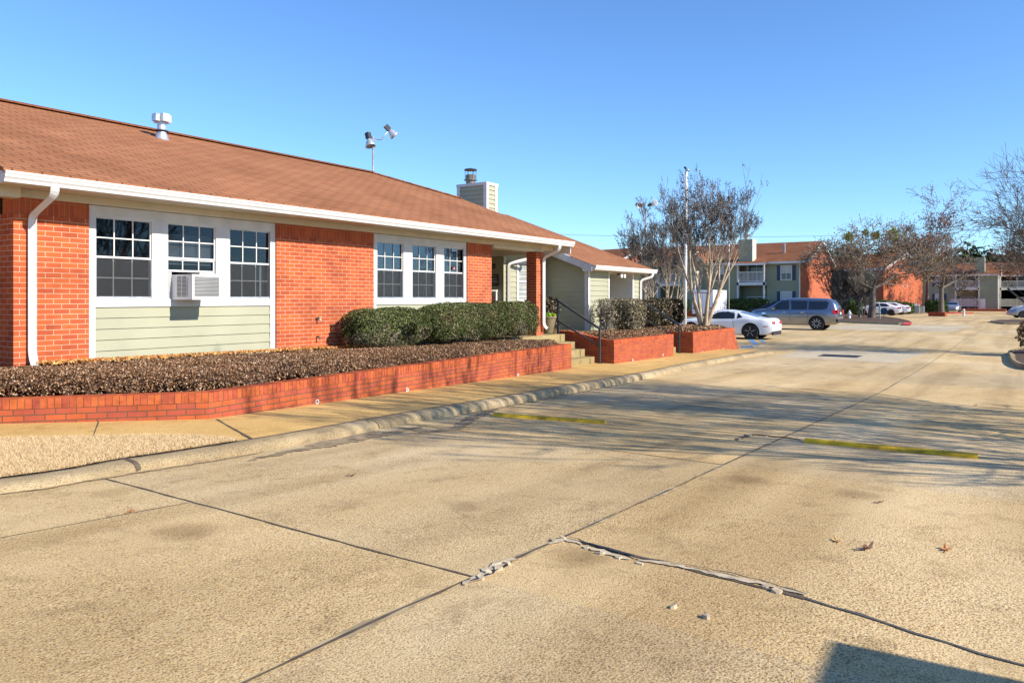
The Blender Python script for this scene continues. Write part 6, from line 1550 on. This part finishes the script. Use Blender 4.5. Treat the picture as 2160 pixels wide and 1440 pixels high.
c_ = B_(Cc, 'chimney', 'siding_far', .3,1.6,1.8,3.0,5.6,8.2); MB().box(.28,1.62,1.75,1.799,5.6,8.22).build('chimney_lit_side', M['siding_far_lit'], c_)  # slab in the lit colour on the chimney's sunny side
B_(Cc, 'brick_terrace', 'garden_brick', -3,-.1,-1,14,-.2,.35)
# set back part with stairs
Cd = thing('apartment_building', 'set back end of the far right apartments with a dark outside staircase', 'building', (140.5, -6.5, -1.87), 0, GA)
far_siding(Cd, 'siding_wall', 0, 0, 3.2, 0, 5.7); B_(Cd, 'core_wall', 'siding_far', 1.5,9,.05,9.6,0,5.7)
balcony_bay(Cd, .2, 3.2, 9.6, ze=5.7); gable_roof(Cd, 0, 9, -2, 9.6, 5.7, 7.6, gable_mat='siding_far_lit')
stf = MB()
for i in range(12): stf.box(-2.4+.0, -1.4, 5.2+i*.27, 5.55+i*.27, .25+i*.27, .30+i*.27)
stf.bar((-2.42,5.2,.1),(-2.42,8.6,3.5),.06,.28); stf.bar((-1.38,5.2,.1),(-1.38,8.6,3.5),.06,.28); stf.bar((-2.42,5.2,1.1),(-2.42,8.6,4.5),.05,.05); stf.build('staircase', M['iron'], Cd, world=False)
# D: brick gabled building above the office roof
Dd = thing('apartment_building', 'far brick gabled building peeping over the right end of the office roof', 'building', at(1300, 92), R(-14), GA)
B_(Dd, 'brick_wall', 'brick', 0,9,0,9,0,6.4); gable_roof(Dd, 0, 9, 0, 10, 6.4, 8.3)
B_(Dd, 'siding_wall', 'siding_far', -6,-.1,2,10,0,5.6)
# electrical meters and condensers by gable B
q = at(1916, 95.5)
em = thing('meter_cabinet', 'pale electrical meter boxes at the foot of the sunlit brick gable', 'meter boxes', q)
for k in range(4): MB().box(q[0]+k*.75-.9, q[0]+k*.75-.35, q[1]-.3+k*-.25, q[1]-.1+k*-.25, q[2]+.4, q[2]+1.35-.15*(k%2)).build('box', M['ac'], em)
MB().box(q[0]-1.2, q[0]+2.2, q[1]+.0, q[1]+.1, q[2], q[2]+.5).build('rack', M['acg'], em)
for i, (px, lab) in enumerate(((1932,'grey air condenser unit by the brick gable, left of two'),(1942,'grey air condenser unit by the brick gable, right of two'))):
    q = at(px, 93); cu = thing('condenser_unit', lab, 'air conditioner', q, 0, 'outdoor condensers'); MB().box(q[0]-.4,q[0]+.4,q[1]-.4,q[1]+.4,q[2]+.1,q[2]+.95).build('case', M['acg'], cu); MB().lathe([(.33,.95),(.33,1.0)], q, 16).build('fan_guard', M['lampdark'], cu)
# posts near the blue vehicle
for i, px in enumerate((1351, 1373, 1391)):
    q = XY(px, 40); o = MB().tube([(0,0,0),(0,0,2.6 if i else 2.2)], .045, 8).lathe([(.07,0),(.07,.06)], (0,0,2.6 if i else 2.2), 8).build('fence_post', M['iron']); o.location = (q[0], q[1], zr(q[0]))
    tag(o, ['dark gate post with round cap just right of the office downspout','dark fence post in the middle of three behind the hedge','dark fence post nearest the left crape myrtle trunk'][i], 'post', 'dark posts behind the hedge')
# hedges and planting under the far buildings
for i, (px, Z, rx, ry, z1, lab) in enumerate(((1801,86,.9,.9,-.35,'round green bush behind the hydrant'),(1835,92,.8,3.2,-.25,'dark clipped hedge below the brick gable building, behind the oak trunk'),(1888,93,.8,2.0,-.45,'low dark hedge left of the sunlit brick gable foot'),(1975,97,.9,1.2,-.25,'dark rounded bush left of the leaning tree'),(2022,126,.7,2.2,-.1,'dark hedge below the shuttered window of the right building'))):
    x, y = XY(px, Z); bush('green_hedge', (x, y), (rx, ry), -1.9, z1, 4200, 'greenhedge', lab, cat='hedge', lsize=.13, sq=.4, stems=False, seed=40+i)
# earth and low brick wall strips before the far buildings
def strip(name, pts, mat, dz=.02): mb = MB(); mb.face([(*G(*p)[:2], zr(0)*0-1.87+dz) for p in pts]); tag(mb.build(name, mat), kind='structure')
strip('verge', [(1620,676),(1700,672),(1920,660),(1960,657),(1960,652),(1500,655),(1300,660),(1300,672)], M['ground'], .012)
q = [XY(1960,82), XY(1995,80)]
MB_ = thing('low_brick_wall', 'low weathered brick planter wall at the foot of the leaning tree', 'garden wall', (*q[0], -1.87)); mb = MB(); mb.bar((*q[0],-1.65),(*q[1],-1.65),.25,.45); mb.build('brickwork', M['garden_brick'], MB_)
# evergreen belt far behind
n = 60000; xs_ = RNG.uniform(150, 210, n); ys_ = RNG.uniform(-60, 110, n); zs_ = -1.5 + (9.5+2.2*noise2(ys_*.35, xs_*.2, 1, 3)+1.3*noise2(ys_*1.1, xs_, 1, 5)-.0)*RNG.random(n)**.5
V, Q = leaf_quads(np.column_stack([xs_,ys_,zs_]), RNG.normal(0,1,(n,3)), .75, 1, 1.3)
tag(np_mesh('far_wood', V, Q, M['pine']), 'dark evergreen wood behind the far apartment roofs', 'wood', kind='stuff')
# overhead cable
a = XY(1180, 110); b = XY(1850, 120); mb = MB(); mb.tube([(a[0]+(b[0]-a[0])*t, a[1]+(b[1]-a[1])*t, 9.3+.9*t-1.2*4*t*(1-t)*.35) for t in [i/16 for i in range(17)]], .02, 4); tag(mb.build('overhead_cable', M['black']), 'thin dark overhead cable crossing the sky behind the bare trees', 'cable')
# ------------------------------------------------------------------ unseen van added to cast the shade at lower right
vc = G(1770, 1352); vx, vy = vc[0]+.10+(G(1770,1352)[0]-G(1692,1371)[0]), vc[1]-4.05+(G(1770,1352)[1]-G(1692,1371)[1]); vz = zr(vx)
bv = thing('added_shadow_van', 'invented white box van out of view, added to cast the shadow at the lower right', 'van', (vx, vy, vz))
MB().box(vx-4.2, vx, vy-2.1, vy, vz+.75, vz+2.58).build('cargo_box', M['carwhite'], bv, bevel=.03)
MB().prism([(vx-5.9,vy-2.0,vz+.45),(vx-4.25,vy-2.0,vz+.45),(vx-4.25,vy-2.0,vz+2.2),(vx-4.9,vy-2.0,vz+2.2),(vx-5.3,vy-2.0,vz+1.45),(vx-5.9,vy-2.0,vz+1.25)], (0,1.9,0)).build('cab', M['carwhite'], bv, bevel=.06)
for sy in (vy-2.012, vy-.098): MB().prism([(vx-5.2,sy,vz+1.45),(vx-4.4,sy,vz+1.45),(vx-4.4,sy,vz+2.05),(vx-4.85,sy,vz+2.05)], (0,.01,0)).build('side_window', M['carglass'], bv)
MB().box(vx-4.2, vx-.1, vy-1.6, vy-.5, vz+.5, vz+.749).build('chassis', M['lampdark'], bv)
for wx in (-5.1,-1.1):
    for wy in (-1.95,-.15):
        MB().lathe([(.38,-.13),(.38,.13)], (vx+wx, vy+wy, vz+.38), 24, axis='y').build('wheel', M['tyre'], bv)
